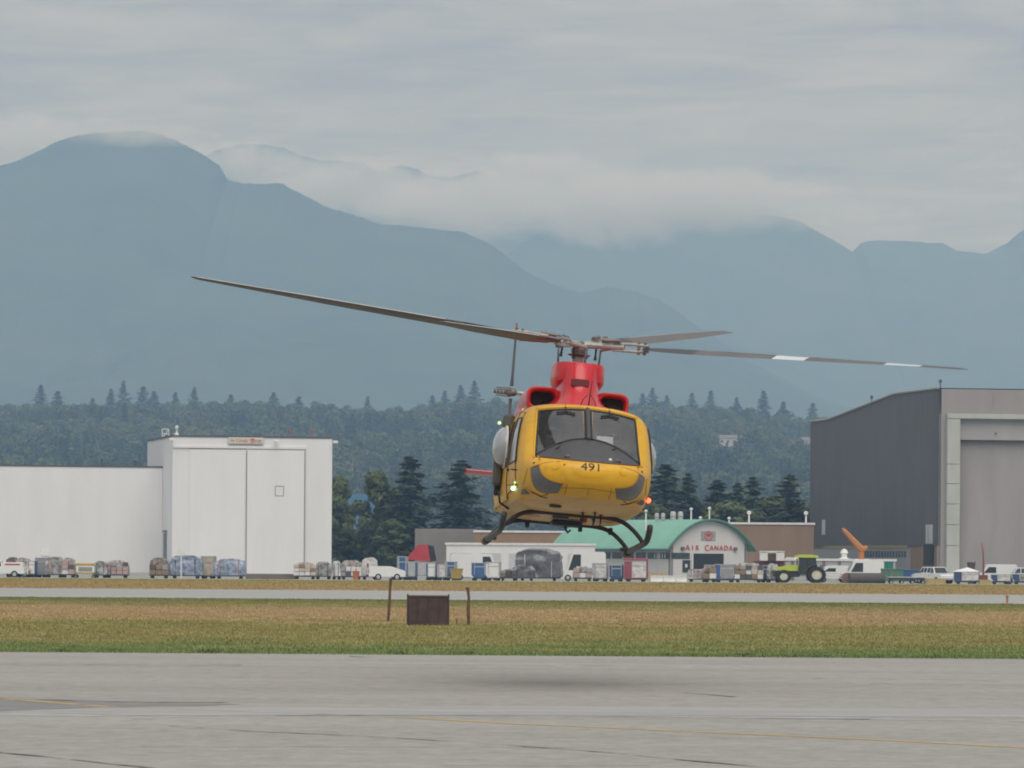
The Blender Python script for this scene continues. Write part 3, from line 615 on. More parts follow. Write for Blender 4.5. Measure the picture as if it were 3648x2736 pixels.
def cr(p0, p1, p2, p3, t):
    return .5 * ((2 * p1) + (-p0 + p2) * t + (2 * p0 - 5 * p1 + 4 * p2 - p3) * t * t + (-p0 + 3 * p1 - 3 * p2 + p3) * t ** 3)
def catmull(arr, per, nonuni=None):
    out = []; n = len(arr)
    for i in range(n - 1):
        p = [arr[max(i - 1, 0)], arr[i], arr[i + 1], arr[min(i + 2, n - 1)]]
        for k in range(per): out.append(cr(*p, k / per))
    out.append(arr[-1]); return np.array(out)
def loft(st, per_s, per_x):
    secs = []
    for x, half in st:
        h = np.array(half, float); full = np.vstack([h, (h * [-1, 1])[::-1][1:-1]])   # closed ring
        ring = []; n = len(full)
        for i in range(n):
            p = [full[(i + k) % n] for k in (-1, 0, 1, 2)]
            for k in range(per_s): ring.append(cr(*p, k / per_s))
        secs.append(np.hstack([np.full((len(ring), 1), x), np.array(ring)]))
    secs = np.array(secs); S = len(secs); out = []
    for i in range(S - 1):                      # cubic Hermite with finite differences in true x
        x0, x1 = secs[i, 0, 0], secs[i + 1, 0, 0]
        def slope(j):
            if j == 0: return (secs[1] - secs[0]) / (secs[1, 0, 0] - secs[0, 0, 0])
            if j == S - 1: return (secs[-1] - secs[-2]) / (secs[-1, 0, 0] - secs[-2, 0, 0])
            return (secs[j + 1] - secs[j - 1]) / (secs[j + 1, 0, 0] - secs[j - 1, 0, 0])
        m0, m1 = slope(i) * (x1 - x0), slope(i + 1) * (x1 - x0)
        for k in range(per_x):
            t = k / per_x
            r = (2 * t ** 3 - 3 * t * t + 1) * secs[i] + (t ** 3 - 2 * t * t + t) * m0 + (-2 * t ** 3 + 3 * t * t) * secs[i + 1] + (t ** 3 - t * t) * m1
            r[:, 0] = x0 + (x1 - x0) * t; out.append(r)
    out.append(secs[-1]); return np.array(out)
LF = loft(ST, 7, 10); LF[:, :, 1] *= .962; nr, nk = LF.shape[0], LF.shape[1]
LV = [tuple(p) for p in LF.reshape(-1, 3)]
LFc = [(i * nk + k, i * nk + (k + 1) % nk, (i + 1) * nk + (k + 1) % nk, (i + 1) * nk + k) for i in range(nr - 1) for k in range(nk)]
LFc += [tuple(range(nk))[::-1], tuple(range((nr - 1) * nk, nr * nk))]
BV = BVHTree.FromPolygons([Vector(v) for v in LV], LFc)
def onfront(y, z, off=0.0):
    h = BV.ray_cast(Vector((8, y, z)), Vector((-1, 0, 0)))
    if h[0] is None:
        q = BV.find_nearest(Vector((3, y, z))); return q[0] + (q[1] * off if q[1].x > 0 else -q[1] * off)
    nn = h[1] if h[1].x > 0 else -h[1]
    return h[0] + nn * off
def onside(x, z, s, off=0.0):
    h = BV.ray_cast(Vector((x, 6 * s, z)), Vector((0, -s, 0)))
    if h[0] is None: return Vector((x, 1.2 * s, z))
    nn = h[1] if h[1].y * s > 0 else -h[1]
    return h[0] + nn * off
zB = lambda y: 1.55 - .36 * (abs(y) / .86) ** 2.0
zT = lambda y: 2.075 - .10 * (abs(y) / .86) ** 2
yO = lambda t: .845 - .055 * t
def pane_yz(s, t, sg):
    y = .05 + (yO(t) - .05) * s
    return sg * y, zB(y) + (zT(y) - zB(y)) * t
def in_screen(y, z):
    a = abs(y)
    if a > .85 or z < zB(a) or z > zT(a): return False
    t = (z - zB(a)) / (zT(a) - zB(a)); return a < yO(t) and a > .05
body = MB(); keep = []
for f in LFc:
    c = sum((Vector(LV[i]) for i in f), Vector()) / len(f)
    if c.x > 1.9 and in_screen(c.y, c.z): continue
    keep.append(f)
body.v = LV; body.f = [f for f in keep]
fus = body.obj('fuselage', m_y, heli, smooth='all')
# second slot of the same skin: ground reflection painted on the belly
fus.data.materials.append(m_yc)
for p in fus.data.polygons:
    if p.center.z < .56 + .03 * math.sin(p.center.x * 2) and p.center.x < 3.3: p.material_index = 1
def patch(name, fn, ns, nt_, m, parent=heli, smooth='all'):
    return MB().grid([[tuple(fn(i / ns, j / nt_)) for i in range(ns + 1)] for j in range(nt_ + 1)]).obj(name, m, parent, smooth)
def rim(name, pts, r, m, parent=heli, n=6):
    return MB().tube(pts, r, n).obj(name, m, parent, 'all')
for sg in (-1, 1):
    pn = patch('windshield_pane', lambda s, t: onfront(*pane_yz(s, t, sg), .006), 18, 14, m_win)
    edge = [onfront(*pane_yz(i / 16, 0, sg), .008) for i in range(17)] + [onfront(*pane_yz(1, i / 12, sg), .008) for i in range(1, 13)] + [onfront(*pane_yz(1 - i / 16, 1, sg), .008) for i in range(1, 17)] + [onfront(*pane_yz(0, 1 - i / 12, sg), .008) for i in range(1, 13)]
    rim('seal', edge, .017, m_dark, pn)
    # wiper at the top of each pane
    wa = [onfront(sg * (.36 + .30 * k / 6 - .15), 2.0 - .012 * abs(k - 3), .03) for k in range(7)]
    rim('wiper', wa, .016, m_dark, heli); rim('wiper_arm', [onfront(sg * .36, 2.13, .02), onfront(sg * .36, 2.0, .045)], .012, m_dark, heli)
rim('centre_post', [onfront(0, z, .012) for z in np.linspace(1.54, 2.09, 10)], .042, m_glare, heli)
rim('roof_edge', [onfront(y, zT(y) + .045, .005) for y in np.linspace(-.83, .83, 25)], .032, m_y, heli)
for sg in (-1, 1): rim('screen_frame', [onfront(sg * (yO(t) + .03), 1.16 + (2.02 - 1.16) * t, .006) for t in np.linspace(0, 1, 12)], .022, m_y, heli)
# matt anti-glare panel between the nose lip and the screens
zL = lambda y: 1.125 + .055 * (abs(y) / .88) ** 2
patch('anti_glare_panel', lambda s, t: onfront((s * 2 - 1) * (.835 - .02 * t), zL((s * 2 - 1) * .86) + (zB((s * 2 - 1) * .82) - zL((s * 2 - 1) * .86)) * t * .985, .007), 40, 10, m_glare)
rim('nose_lip', [onfront(y, zL(y), .004) for y in np.linspace(-.85, .85, 31)], .011, mat('dark_red_edge', (.10, .03, .02), .6), heli)
for (y, z) in ((-.37, 1.19), (.46, 1.19)): MB().box(tuple(onfront(y, z, .02)), (.05, .09, .04), .012).obj('latch', m_steeld, heli)
MB().lathe(tuple(onfront(.33, 1.20, .01)), [(.03, -.01), (.028, .012), (.01, .02)], 12, 'x').obj('latch', m_whitep, heli)
for (y, z) in ((-.50, 1.33), (-.46, 1.42), (.42, 1.40)): rim('antenna_stub', [onfront(y - .04, z, .01), onfront(y + .03, z + .02, .035)], .009, m_dark, heli)
# number on the nose
tv, tf = text_mesh('491', .175)
bm = bmesh.new(); bvs = [bm.verts.new(v) for v in tv]
for f in tf: bm.faces.new([bvs[i] for i in f])
bmesh.ops.triangulate(bm, faces=bm.faces[:])
for _ in range(3): bmesh.ops.subdivide_edges(bm, edges=[e for e in bm.edges if e.calc_length() > .02], cuts=1); bmesh.ops.triangulate(bm, faces=bm.faces[:])
bm.verts.index_update(); tv = [tuple(v.co) for v in bm.verts]; tf = [tuple(v.index for v in f.verts) for f in bm.faces]; bm.free()
MB().add([tuple(onfront(v[0] * 1.32 + .0, 1.03 + v[1], .006)) for v in tv], tf).obj('number', mat('black_lettering', (.02, .02, .02), .6, var=0), heli)['label'] = 'black number 491'
# chin windows, access covers
co = [(.92, .97), (.90, .83), (.85, .71), (.77, .635), (.65, .60), (.48, .605)]; ci_ = [(.81, 1.02), (.77, .90), (.70, .82), (.60, .775), (.51, .755), (.42, .745)]
def chin(sg):
    A = catmull(np.array(co), 4); B = catmull(np.array(ci_), 4); n = len(A) - 1
    return lambda s, t: onfront(sg * (A[round(s * n)][0] * (1 - t) + B[round(s * n)][0] * t), A[round(s * n)][1] * (1 - t) + B[round(s * n)][1] * t, .010)
for sg in (-1, 1):
    fn = chin(sg); cw = patch('chin_window', fn, 20, 8, m_chin)
    rim('seal', [fn(i / 20, 0) for i in range(21)] + [fn(1, i / 8) for i in range(1, 9)] + [fn(1 - i / 20, 1) for i in range(1, 21)] + [fn(0, 1 - i / 8) for i in range(1, 9)], .008, mat('yellow_brown_seal', (.28, .14, .02), .5), cw)
    # round access cover
    cen = (sg * .55 - .02, 1.02)
    MB().add([tuple(onfront(cen[0] + .065 * r_ * math.cos(a), cen[1] + .06 * r_ * math.sin(a), .012)) for r_ in (0.02, 1) for a in np.linspace(0, 2 * math.pi, 21)[:-1]], [(k, (k + 1) % 20, 20 + (k + 1) % 20, 20 + k) for k in range(20)] + [tuple(range(20))]).obj('access_cover', m_y, heli)
    rim('pitot_tube', [onfront(sg * .80, 1.14, .0), onfront(sg * .80, 1.14, .02) + Vector((.18, sg * .03, 0))], .013, m_y, heli)
    rim('static_probe', [onside(2.55, .98, sg, 0), onside(2.55, .98, sg, .0) + Vector((.05, sg * .10, .0))], .012, m_dark, heli)
for (y, z, r_) in ((-.43, 1.04, .015), (-.88, 1.06, .02), (.87, 1.07, .02)): MB().lathe(tuple(onfront(y, z, .006)), [(r_, -.008), (r_, .008)], 10, 'x').obj('fastener', mat('brown_rubber', (.16, .08, .02), .6), heli)
# nose and belly seams
m_seam = mat('panel_seam', (.26, .12, .015), .7)
def seam(pts, r=.006, front=True): rim('panel_seam', [onfront(y, z, .002) for y, z in pts], r, m_seam, heli, 5)
seam([(y, .70 - .05 * abs(y)) for y in np.linspace(-.42, .42, 12)])
for sg in (-1, 1):
    seam([(sg * (.90 - .25 * t), .64 - .10 * t) for t in np.linspace(0, 1, 8)]); seam([(sg * .36, z) for z in np.linspace(.58, .74, 6)]); seam([(sg * (.97 + .03 * t), .98 - .25 * t) for t in np.linspace(0, 1, 6)])
for sg in (-1, 1):
    seam([(sg * (.50 + .42 * t), 1.09 - .10 * t * t) for t in np.linspace(0, 1, 8)], .005)
    rim('belly_stain', [onfront(sg * (.62 + .10 * math.sin(5 * t)), .58 - .03 * t, .004) + Vector((-.45 * t, 0, -.02 * t)) for t in np.linspace(0, 1, 6)], .012, mat('brown_stain', (.22, .11, .02), .8), heli, 5)
    rim('drain_line', [onfront(sg * .86, .62, .006), onfront(sg * .72, .56, .006), onfront(sg * .60, .535, .004)], .010, m_dark, heli, 5)
    for k in range(4): MB().box(tuple(onside(2.5 - .3 * k, .74 + .02 * k, sg, .012)), (.05, .02, .03), .005).obj('fastener', MATS['brown_rubber'], heli)
    MB().box(tuple(onside(1.55, 1.05, sg, .03)), (.14, .03, .04), .01).obj('door_handle', m_dark, heli)
seam([(0, z) for z in np.linspace(.60, .70, 4)], .005)
# doors and side windows (both flanks)
def sidepatch(name, quad, sg, m, off, n=10, parent=heli):
    (x0, z0), (x1, z1), (x2, z2), (x3, z3) = quad      # front-bottom, rear-bottom, rear-top, front-top
    f = lambda s, t: onside((x0 * (1 - s) + x1 * s) * (1 - t) + (x3 * (1 - s) + x2 * s) * t, (z0 * (1 - s) + z1 * s) * (1 - t) + (z3 * (1 - s) + z2 * s) * t, sg, off)
    o = patch(name, f, n, n, m, parent)
    return o, [f(s, 0) for s in np.linspace(0, 1, 8)] + [f(1, t) for t in np.linspace(0, 1, 8)][1:] + [f(s, 1) for s in np.linspace(1, 0, 8)][1:] + [f(0, t) for t in np.linspace(1, 0, 8)][1:]
for sg in (-1, 1):
    dr, lp = sidepatch('crew_door', [(2.55, .70), (1.42, .66), (1.40, 2.03), (2.02, 1.98)], sg, m_y, .012)
    rim('door_seam', lp, .007, m_seam, dr); w_, lp = sidepatch('door_window', [(2.46, 1.14), (1.52, 1.14), (1.52, 1.90), (2.06, 1.88)], sg, m_swin, .019, parent=dr); rim('seal', lp, .012, m_dark, dr)
    dr, lp = sidepatch('cabin_door', [(1.36, .62), (-1.05, .62), (-1.05, 2.02), (1.34, 2.03)], sg, m_y, .022)
    rim('door_seam', lp, .007, m_seam, dr); w_, lp = sidepatch('door_window', [(1.28, 1.13), (.98, 1.13), (.98, 1.88), (1.26, 1.88)], sg, m_swin, .030, parent=dr); rim('seal', lp, .010, m_dark, dr)
    # bubble window
    c = onside(.62, 1.50, sg, .05); bw = MB(); prof = [(.34 * math.cos(a), .21 * math.sin(a)) for a in np.linspace(0, math.pi / 2 - .05, 10)]
    bw.lathe((0, 0, 0), prof, 28, 'y', False); b_ = bw.obj('bubble_window', m_bubble, dr, 'all'); b_.location = c; b_.scale = (1.25, sg, 1.0)
    rm = MB(); rm.tube([(.345 * math.cos(a), 0, .345 * math.sin(a)) for a in np.linspace(0, 2 * math.pi, 33)], .018, 6, False); r_ = rm.obj('bubble_rim', m_whitep, dr, 'all'); r_.location = c; r_.scale = (1.25, sg, 1.0)
    MB().box((0, 0, 0), (.62, .03, .52), .01).obj('bubble_backing', mat('dim_cabin', (.10, .10, .10), .8), dr).location = c - Vector((0, sg * .02, 0))
    # step and tread on the flank
    rim('door_rail', [onside(x, .60, sg, .03) for x in np.linspace(1.3, -1.5, 10)], .022, m_y, heli)
m_mark = mat('red_stencil', (.40, .05, .03), .6, var=0)
for sg in (-1, 1):
    for (x, z, q) in ((2.2, 1.02, .030), (1.9, .86, .022), (1.46, 1.60, .022), (2.3, .84, .020)):
        c_ = [onside(x + a * q, z + b * q, sg, .026) for a, b in ((-1, -1), (1, -1), (0, 1))]; MB().add([tuple(v) for v in c_], [(0, 1, 2)]).obj('warning_mark', m_mark, heli)
# hoist and its dark gear on the starboard flank
ho = MB(); ho.tube([onside(.25, 2.02, -1, .04), onside(.25, 1.6, -1, .12), onside(.22, 1.1, -1, .12), onside(.2, .72, -1, .07)], [.055, .05, .05, .045], 8)
hh = ho.obj('hoist_post', m_dark, heli, 'all')
MB().lathe(tuple(onside(.45, 1.92, -1, .07)), [(.03, -.14), (.10, -.11), (.115, 0), (.10, .10), (.04, .14)], 14).obj('hoist_drum', m_olive, heli, True)
MB().box(tuple(onside(.45, 1.05, -1, .10)), (.20, .16, .38), .05).obj('hoist_motor', m_olive, heli)
MB().box(tuple(onside(.3, .84, -1, .08)), (.12, .10, .26), .03).obj('hoist_hook_block', m_dark, heli)
rim('hoist_cable_guide', [onside(.6, .78, -1, .06) + Vector((0, -.02, 0)), onside(.6, .60, -1, .08), onside(.55, .50, -1, .02)], .02, m_dark, heli)
# --- lights
def lamp(name, c, r_, col, s, parent=heli):
    m = mat(name + '_lens', col, .2, var=0, emit=col, estr=s); MB().lathe(tuple(c), [(r_ * math.cos(a), r_ * math.sin(a)) for a in np.linspace(-1.5, 1.5, 8)], 12).obj(name, m, parent, 'all')
lamp('green_position_light', onside(2.35, .70, -1, .035), .034, (.35, 1.0, .55), 6.0)
lamp('small_green_light', onside(2.55, .78, -1, .03), .014, (.4, 1.0, .4), 1.5)
lamp('red_position_light', onside(2.35, .70, 1, .035), .042, (1.0, .07, .02), 5.0)
lamp('red_side_light', onside(1.0, 1.98, 1, .05), .035, (1.0, .10, .08), 1.4)
lamp('white_strobe', onside(-1.3, 2.05, -1, .05) + Vector((0, -.08, .10)), .04, (.85, 1.0, .95), 3.0)
lamp('amber_strobe', onside(-1.3, 2.0, -1, .05) + Vector((0, -.14, .05)), .03, (.6, .75, .4), .8)
# --- red cowlings
def sloft(name, secs, m, n=32, parent=heli, ex=2.6, smooth=35):
    # sections along z: (z, x centre, half length x, half width y); superellipse plan
    rows = []
    for z, xc, hx, hy in secs:
        row = []
        for k in range(n + 1):
            a = 2 * math.pi * k / n; c, s = math.cos(a), math.sin(a)
            row.append((xc + hx * math.copysign(abs(c) ** (2 / ex), c), hy * math.copysign(abs(s) ** (2 / ex), s), z))
        rows.append(row)
    mb = MB().grid(rows); mb.f.append(tuple(range((len(secs) - 1) * (n + 1), len(secs) * (n + 1) - 1)))
    return mb.obj(name, m, parent, smooth)
sloft('mast_fairing', [(2.18, .15, 1.25, .62), (2.28, .15, 1.12, .52), (2.38, .12, .98, .42), (2.50, .10, .88, .365), (2.65, .08, .82, .345), (2.90, .05, .78, .335), (3.02, .02, .72, .33)], m_red)
sloft('fairing_collar', [(2.58, -.02, .52, .30), (2.66, -.02, .62, .40), (2.72, 0, .69, .435), (2.80, 0, .70, .44), (2.98, 0, .69, .435), (3.03, 0, .66, .42), (3.04, 0, .30, .2)], m_red, ex=3.2)
sloft('engine_cowling', [(2.15, -1.2, 1.5, .88), (2.30, -1.2, 1.5, .88), (2.45, -1.2, 1.42, .84), (2.56, -1.25, 1.3, .74), (2.62, -1.3, 1.1, .55)], m_red, ex=3.5)
m_black = mat('intake_black', (.012, .012, .012), .8, var=.1)
for sg in (-1, 1):
    # intake: a rounded tunnel whose mouth faces forward
    def ring(k, sx, inset=0.0):
        a = 2 * math.pi * k / 28; c, s = math.cos(a), math.sin(a); e = 2 / 3.4
        hy, hz = .285 - inset, .215 - inset
        y = hy * math.copysign(abs(c) ** e, c); z = hz * math.copysign(abs(s) ** e, s)
        return (sx, sg * (.63 - .04) + y, 2.385 + z)
    mb = MB(); sec = [(-1.0, 0), (.35, 0), (.48, .01), (.52, .035), (.50, .065), (.40, .085), (-.1, .10)]
    mb.grid([[ring(k, sx, ins) for k in range(29)] for sx, ins in sec]); ik = mb.obj('air_intake', m_red, heli, 40)
    MB().add([ring(k, .30, .088) for k in range(28)], [tuple(range(28))]).obj('intake_screen', m_black, ik)
    # fairing skirt between intake and mast
    MB().grid([[(.35 - .9 * u, sg * (.36 + .30 * v), 2.20 + (.22 * (1 - v) + .16 * v) * math.sin(math.pi * (.18 + .5 * (1 - v)))) for u in np.linspace(0, 1, 8)] for v in np.linspace(0, 1, 10)]).obj('cowl_shoulder', m_red, heli, 'all')
# forward roof fairing sweeping up to the mast, with vent
MB().grid([[(1.55 - 1.0 * u, v * (.50 + .05 * u), 2.215 + .24 * u ** 1.7 * (1 - abs(v) ** 3) - .02 * abs(v)) for u in np.linspace(0, 1, 12)] for v in np.linspace(-1, 1, 20)]).obj('roof_fairing', m_red, heli, 'all')
MB().box((.905, -.03, 2.66), (.05, .30, .13), .015).obj('cooling_vent', mat('vent_mesh', (.13, .02, .025), .7, var=.4, scale=60), heli)
rim('whip_antenna', [(1.35, .10, 2.22), (1.30, .12, 2.52), (1.28, .14, 2.68)], [.014, .010, .005], m_dark, heli)
for sg in (-1, 1): rim('cable_cutter', [(1.33, .10 + sg * .02, 2.44), (1.32, .10 + sg * .10, 2.34), (1.31, .10 + sg * .13, 2.24)], .007, m_dark, heli)
# --- belly gear
m_oil = mat('dark_oval', (.05, .03, .02), .5)
def belly(y, z): return onfront(y, z, .01)
MB().lathe((2.55, -.42, .475), [(.10, -.05), (.10, .02)], 16).obj('landing_light', m_oil, heli)
MB().lathe((.95, -.17, .40), [(.13, -.03), (.14, .0), (.14, .06)], 18).obj('search_light', m_oil, heli); MB().lathe((.95, -.17, .43), [(.20, -.005), (.20, .04)], 18).obj('search_light_mount', mat('orange_belly', (.45, .19, .03), .5), heli)
for (x, y, l) in ((2.1, .28, .30), (1.9, .10, .34), (1.7, .42, .30), (1.2, .14, .28), (.7, .40, .22)):
    rim('blade_antenna', [(x, y, .46), (x - .03, y + .01, .46 - l * .45), (x - .06, y, .46 - l * .75)], [.018, .014, .006], m_dark, heli)
    rim('antenna_stay', [(x + .02, y - .07, .47), (x, y, .40), (x + .02, y + .07, .47)], .006, m_dark, heli)
MB().box((1.0, .22, .40), (.14, .09, .14), .02).obj('red_beacon', mat('red_plastic', (.35, .03, .02), .4), heli)
rim('cargo_hook', [(-.1, .02, .42), (-.1, .02, .28), (-.1, .07, .22), (-.1, .11, .27)], .022, m_dark, heli); MB().box((-.1, .02, .37), (.4, .5, .09), .03).obj('hook_beam', m_dark, heli)
for (x, y) in ((-1.0, -.55), (-.9, .35), (-1.0, .88)): MB().box((x, y, .37), (.07, .07, .12), .01).obj('tie_down', m_dark, heli)
for sg in (-1, 1): MB().lathe((.1, sg * .62, .445), [(.19, -.012), (.20, .0), (.2, .02)], 16).obj('belly_cover', mat('orange_belly', (.45, .19, .03), .5), heli)
# --- skids
for sg in (-1, 1):
    rim('skid', [(2.12, sg * 1.205, .285), (2.05, sg * 1.21, .23), (1.90, sg * 1.21, .12), (1.72, sg * 1.21, .06), (1.5, sg * 1.21, .045), (.5, sg * 1.21, .045), (-1.45, sg * 1.21, .045)], [.050, .052, .052, .05, .05, .05, .056], m_skid, heli, 10)
    rim('skid_shoe', [(-.85, sg * 1.21, .04), (-1.47, sg * 1.21, .04)], .066, m_skid, heli, 10)
    MB().box((-.95, sg * 1.13, .075), (.16, .14, .06), .015).obj('ground_wheel_lug', m_skid, heli)
arch = [(-1.20, .07), (-1.12, .17), (-1.0, .28), (-.86, .37), (-.70, .415), (-.45, .43), (0, .425)]
for x in (1.25, -1.0):
    pts = [(x, y, z) for y, z in arch] + [(x, -y, z) for y, z in arch[::-1][1:]]
    pts = [tuple(p) for p in catmull(np.array(pts), 4)]
    rim('cross_tube', pts, .037, m_tubeb, heli, 10)
# --- tail
tb = MB(); fin = [(-7.2, 1.85), (-7.9, 1.70), (-8.75, 3.26), (-8.25, 3.30), (-7.75, 2.4)]
tb.prism(fin, -.055, .055); tb.obj('tail_fin', m_red, heli)
MB().box((-7.7, 0, 1.85), (.9, .34, .34), .08).obj('tail_boom_end', m_red, heli)
for sg in (-1, 1):
    MB().grid([[(-5.35 - .62 * u, sg * (.25 + 1.10 * v), 1.55 + .045 * math.sin(math.pi * u) * s_) for u in np.linspace(0, 1, 7)] for s_ in (1,) for v in np.linspace(0, 1, 6)]
              ).grid([[(-5.35 - .62 * u, sg * (.25 + 1.10 * v), 1.545 - .045 * math.sin(math.pi * u)) for u in np.linspace(0, 1, 7)] for v in np.linspace(0, 1, 6)]).obj('elevator', m_red, heli, 'all')
TR = Vector((-8.52, -.40, 3.33))
MB().tube([TR + Vector((0, .46, 0)), TR + Vector((0, -.05, 0))], .038, 10).obj('tail_rotor_shaft', m_steel, heli, 'all')
trh = MB(); trh.lathe((TR.x, TR.y, TR.z), [(.05, -.12), (.075, -.06), (.075, .04), (.05, .08)], 14, 'y')
for k in range(4): trh.tube([TR + Vector((0, -.12 - .06 * k, 0)), TR + Vector((0, -.16 - .06 * k, 0))], [.05 - .004 * k, .05], 8)
for a in (0.4, 2.0, 3.5, 5.1): trh.tube([TR + Vector((.08 * math.cos(a), -.30, .08 * math.sin(a))), TR + Vector((.09 * math.cos(a), -.02, .09 * math.sin(a)))], .012, 6)
trh.obj('tail_rotor_hub', m_steeld, heli, True)
m_tb = mat('tail_blade_grey', (.10, .10, .10), .45, var=.1); m_tip = mat('tail_blade_red_tip', (.45, .06, .05), .45)
for sg, ang in ((1, 2.0), (-1, 2.0)):
    def sec(r, ch, th):
        up = Vector((math.sin(R(3)) * sg * .0, -math.tan(R(ang)) * 0, sg)); c = TR + Vector((.0, -.02 - .0 * r, 0)) + Vector((0, .035 * r * sg * 0, sg * r))
        fw = Vector((math.cos(R(2)), math.sin(R(2)), 0)); nn = Vector((-fw.y, fw.x, 0))
        return [tuple(c + fw * ch * a + nn * th * b) for a, b in ((.5, 0), (.25, .5), (-.2, .4), (-.5, 0), (-.2, -.4), (.25, -.5), (.5, 0))]
    bl = MB().grid([sec(r, c_, t_) for r, c_, t_ in ((.12, .10, .07), (.26, .16, .05), (.34, .29, .045), (1.05, .29, .035))]).obj('tail_rotor_blade', m_tb, heli, 50)
    MB().grid([sec(r, c_, t_) for r, c_, t_ in ((1.05, .291, .036), (1.14, .29, .03))]).obj('white_band', m_whitep, bl); MB().grid([sec(r, c_, t_) for r, c_, t_ in ((1.14, .291, .032), (1.295, .29, .02), (1.296, .0, .0))]).obj('red_tip', m_tip, bl)
# --- main rotor: tips sit where the blade directions in the photograph put them
rim('rotor_mast', [(0, 0, 2.9), (0, 0, 3.36)], [.085, .08], m_steel, heli, 14)
hb = MB(); hb.lathe((0, 0, 3.30), [(.09, -.10), (.13, -.06), (.14, .02), (.10, .06), (.10, .09), (.05, .13), (.03, .16)], 16); hb.lathe((0, 0, 3.22), [(.12, -.03), (.20, 0), (.12, .03)], 16); hb.obj('rotor_hub', m_steeld, heli, True)
m_blade = mat('blade_grey', (.125, .115, .11), .6, var=.12, scale=1.5, stretch=(1, 1, 1)); m_cuff = mat('blade_root_black', (.03, .028, .03), .4, var=.1)
HUBV = Vector((0, 0, 3.40))
tips = {'left': (681, 987, DH + 2.48), 'right': (3448, 1316, DH - 2.48), 'rear': (2592, 1181, DH + 6.5), 'front': (1560, 1146, DH - 6.5)}
for nm, (px, py, Yd) in tips.items():
    d = (H_INV @ P(px, py, Yd)) - HUBV; Lb = d.length; e = d.normalized()
    # rotor turns anticlockwise seen from above: leading edge lies along up x e
    fw = Vector((0, 0, 1)).cross(e).normalized(); up = e.cross(fw).normalized()
    def chord(r): f = r / Lb; return .40 if f < .66 else .40 - .17 * (f - .66) / .34
    def pitch(r): f = r / Lb; return R(15.5 - 10 * f) if nm != 'right' else R(20 - 12 * f)
    def sec(r, k=1.0, th=.11):
        p = pitch(r); ch = chord(r) * k; a = fw * math.cos(p) + up * math.sin(p); n_ = up * math.cos(p) - fw * math.sin(p); c = HUBV + e * r
        prof = [(.30, 0), (.27, .35), (.15, .5), (-.1, .42), (-.45, .14), (-.70, .0), (-.45, -.12), (-.1, -.36), (.15, -.42), (.27, -.3), (.30, 0)]
        return [tuple(c + a * ch * u + n_ * ch * th * v) for u, v in prof]
    rs = [1.15, 1.3, 1.5, 1.75, 2.1]; rs2 = list(np.linspace(2.1, Lb - .12, 16)); ks = [.45, .6, .75, .9, 1.0]
    bl = MB().grid([sec(r) for r in rs2] + [sec(Lb - .04, .8, .09), sec(Lb, .45, .05)]).obj('rotor_blade', m_blade, heli, 50)
    MB().grid([[tuple(Vector(q) + up * .002) for q in sec(r, 1.012, .118)[:3]] for r in rs2[1:]]).obj('edge_highlight_strip', mat('painted_edge_highlight', (.46, .45, .43), .4, var=.1, scale=2), bl, 'all')  # pale strip paints the sky highlight along the upper leading edge
    MB().grid([sec(r, k, .13) for r, k in zip(rs, ks)]).obj('root_cuff', m_cuff, bl, 50)
    if nm == 'right':
        for r0, r1 in ((3.50, 4.06), (5.42, 6.03)):
            def top(r, v):
                s_ = sec(r, 1.01, .125); return s_[2 + v]
            MB().grid([[Vector(s_) + up * .003 for s_ in sec(r, 1.005, .118)[1:6]] for r in np.linspace(r0, r1, 4)]).obj('white_stripe', mat('white_blade_paint', (.85, .86, .88), .12, var=0, coat=1.0), bl, 'all')
    # yoke, grip, damper and pitch link
    g = MB(); g.tube([HUBV + e * .10, HUBV + e * .55, HUBV + e * .80], [.06, .045, .042], 8); gr_ = g.obj('yoke', m_steel, heli, True)
    gp = MB()
    for s_ in (-1, 1): MB().tube([HUBV + e * .58 + up * .055 * s_ + fw * .02, HUBV + e * 1.0 + up * .06 * s_, HUBV + e * 1.24 + up * .045 * s_], [.024, .030, .028], 7).obj('blade_grip', m_steel, heli, True)
    bo = MB()
    for q in (1.06, 1.17): MB().tube([HUBV + e * q + up * .10, HUBV + e * q - up * .11], .028, 8).obj('grip_bolt', m_steeld, heli, True)
    bo.tube([HUBV + e * .42 + up * .09 - fw * .07, HUBV + e * .74 + up * .10 - fw * .05], .032, 8); bo.obj('damper', m_steeld, heli, True)
    horn = HUBV + e * .30 + fw * .22 - up * .05
    hn = MB(); hn.tube([HUBV + e * .60 + fw * .04, horn], [.045, .03], 7); hn.obj('pitch_horn', m_steel, heli, True)
    bt = Vector((horn.x * .95, horn.y * .95, 2.99)); rim('pitch_link', [horn, bt], .019, mat('link_grey', (.11, .13, .15), .4, var=.1), heli, 7)
    w_ = HUBV + e * .30 - up * .16; MB().tube([w_ + up * .10, w_, w_ - up * .09], [.02, .018, .03], 7).obj('damper_weight', m_dark, heli, True)
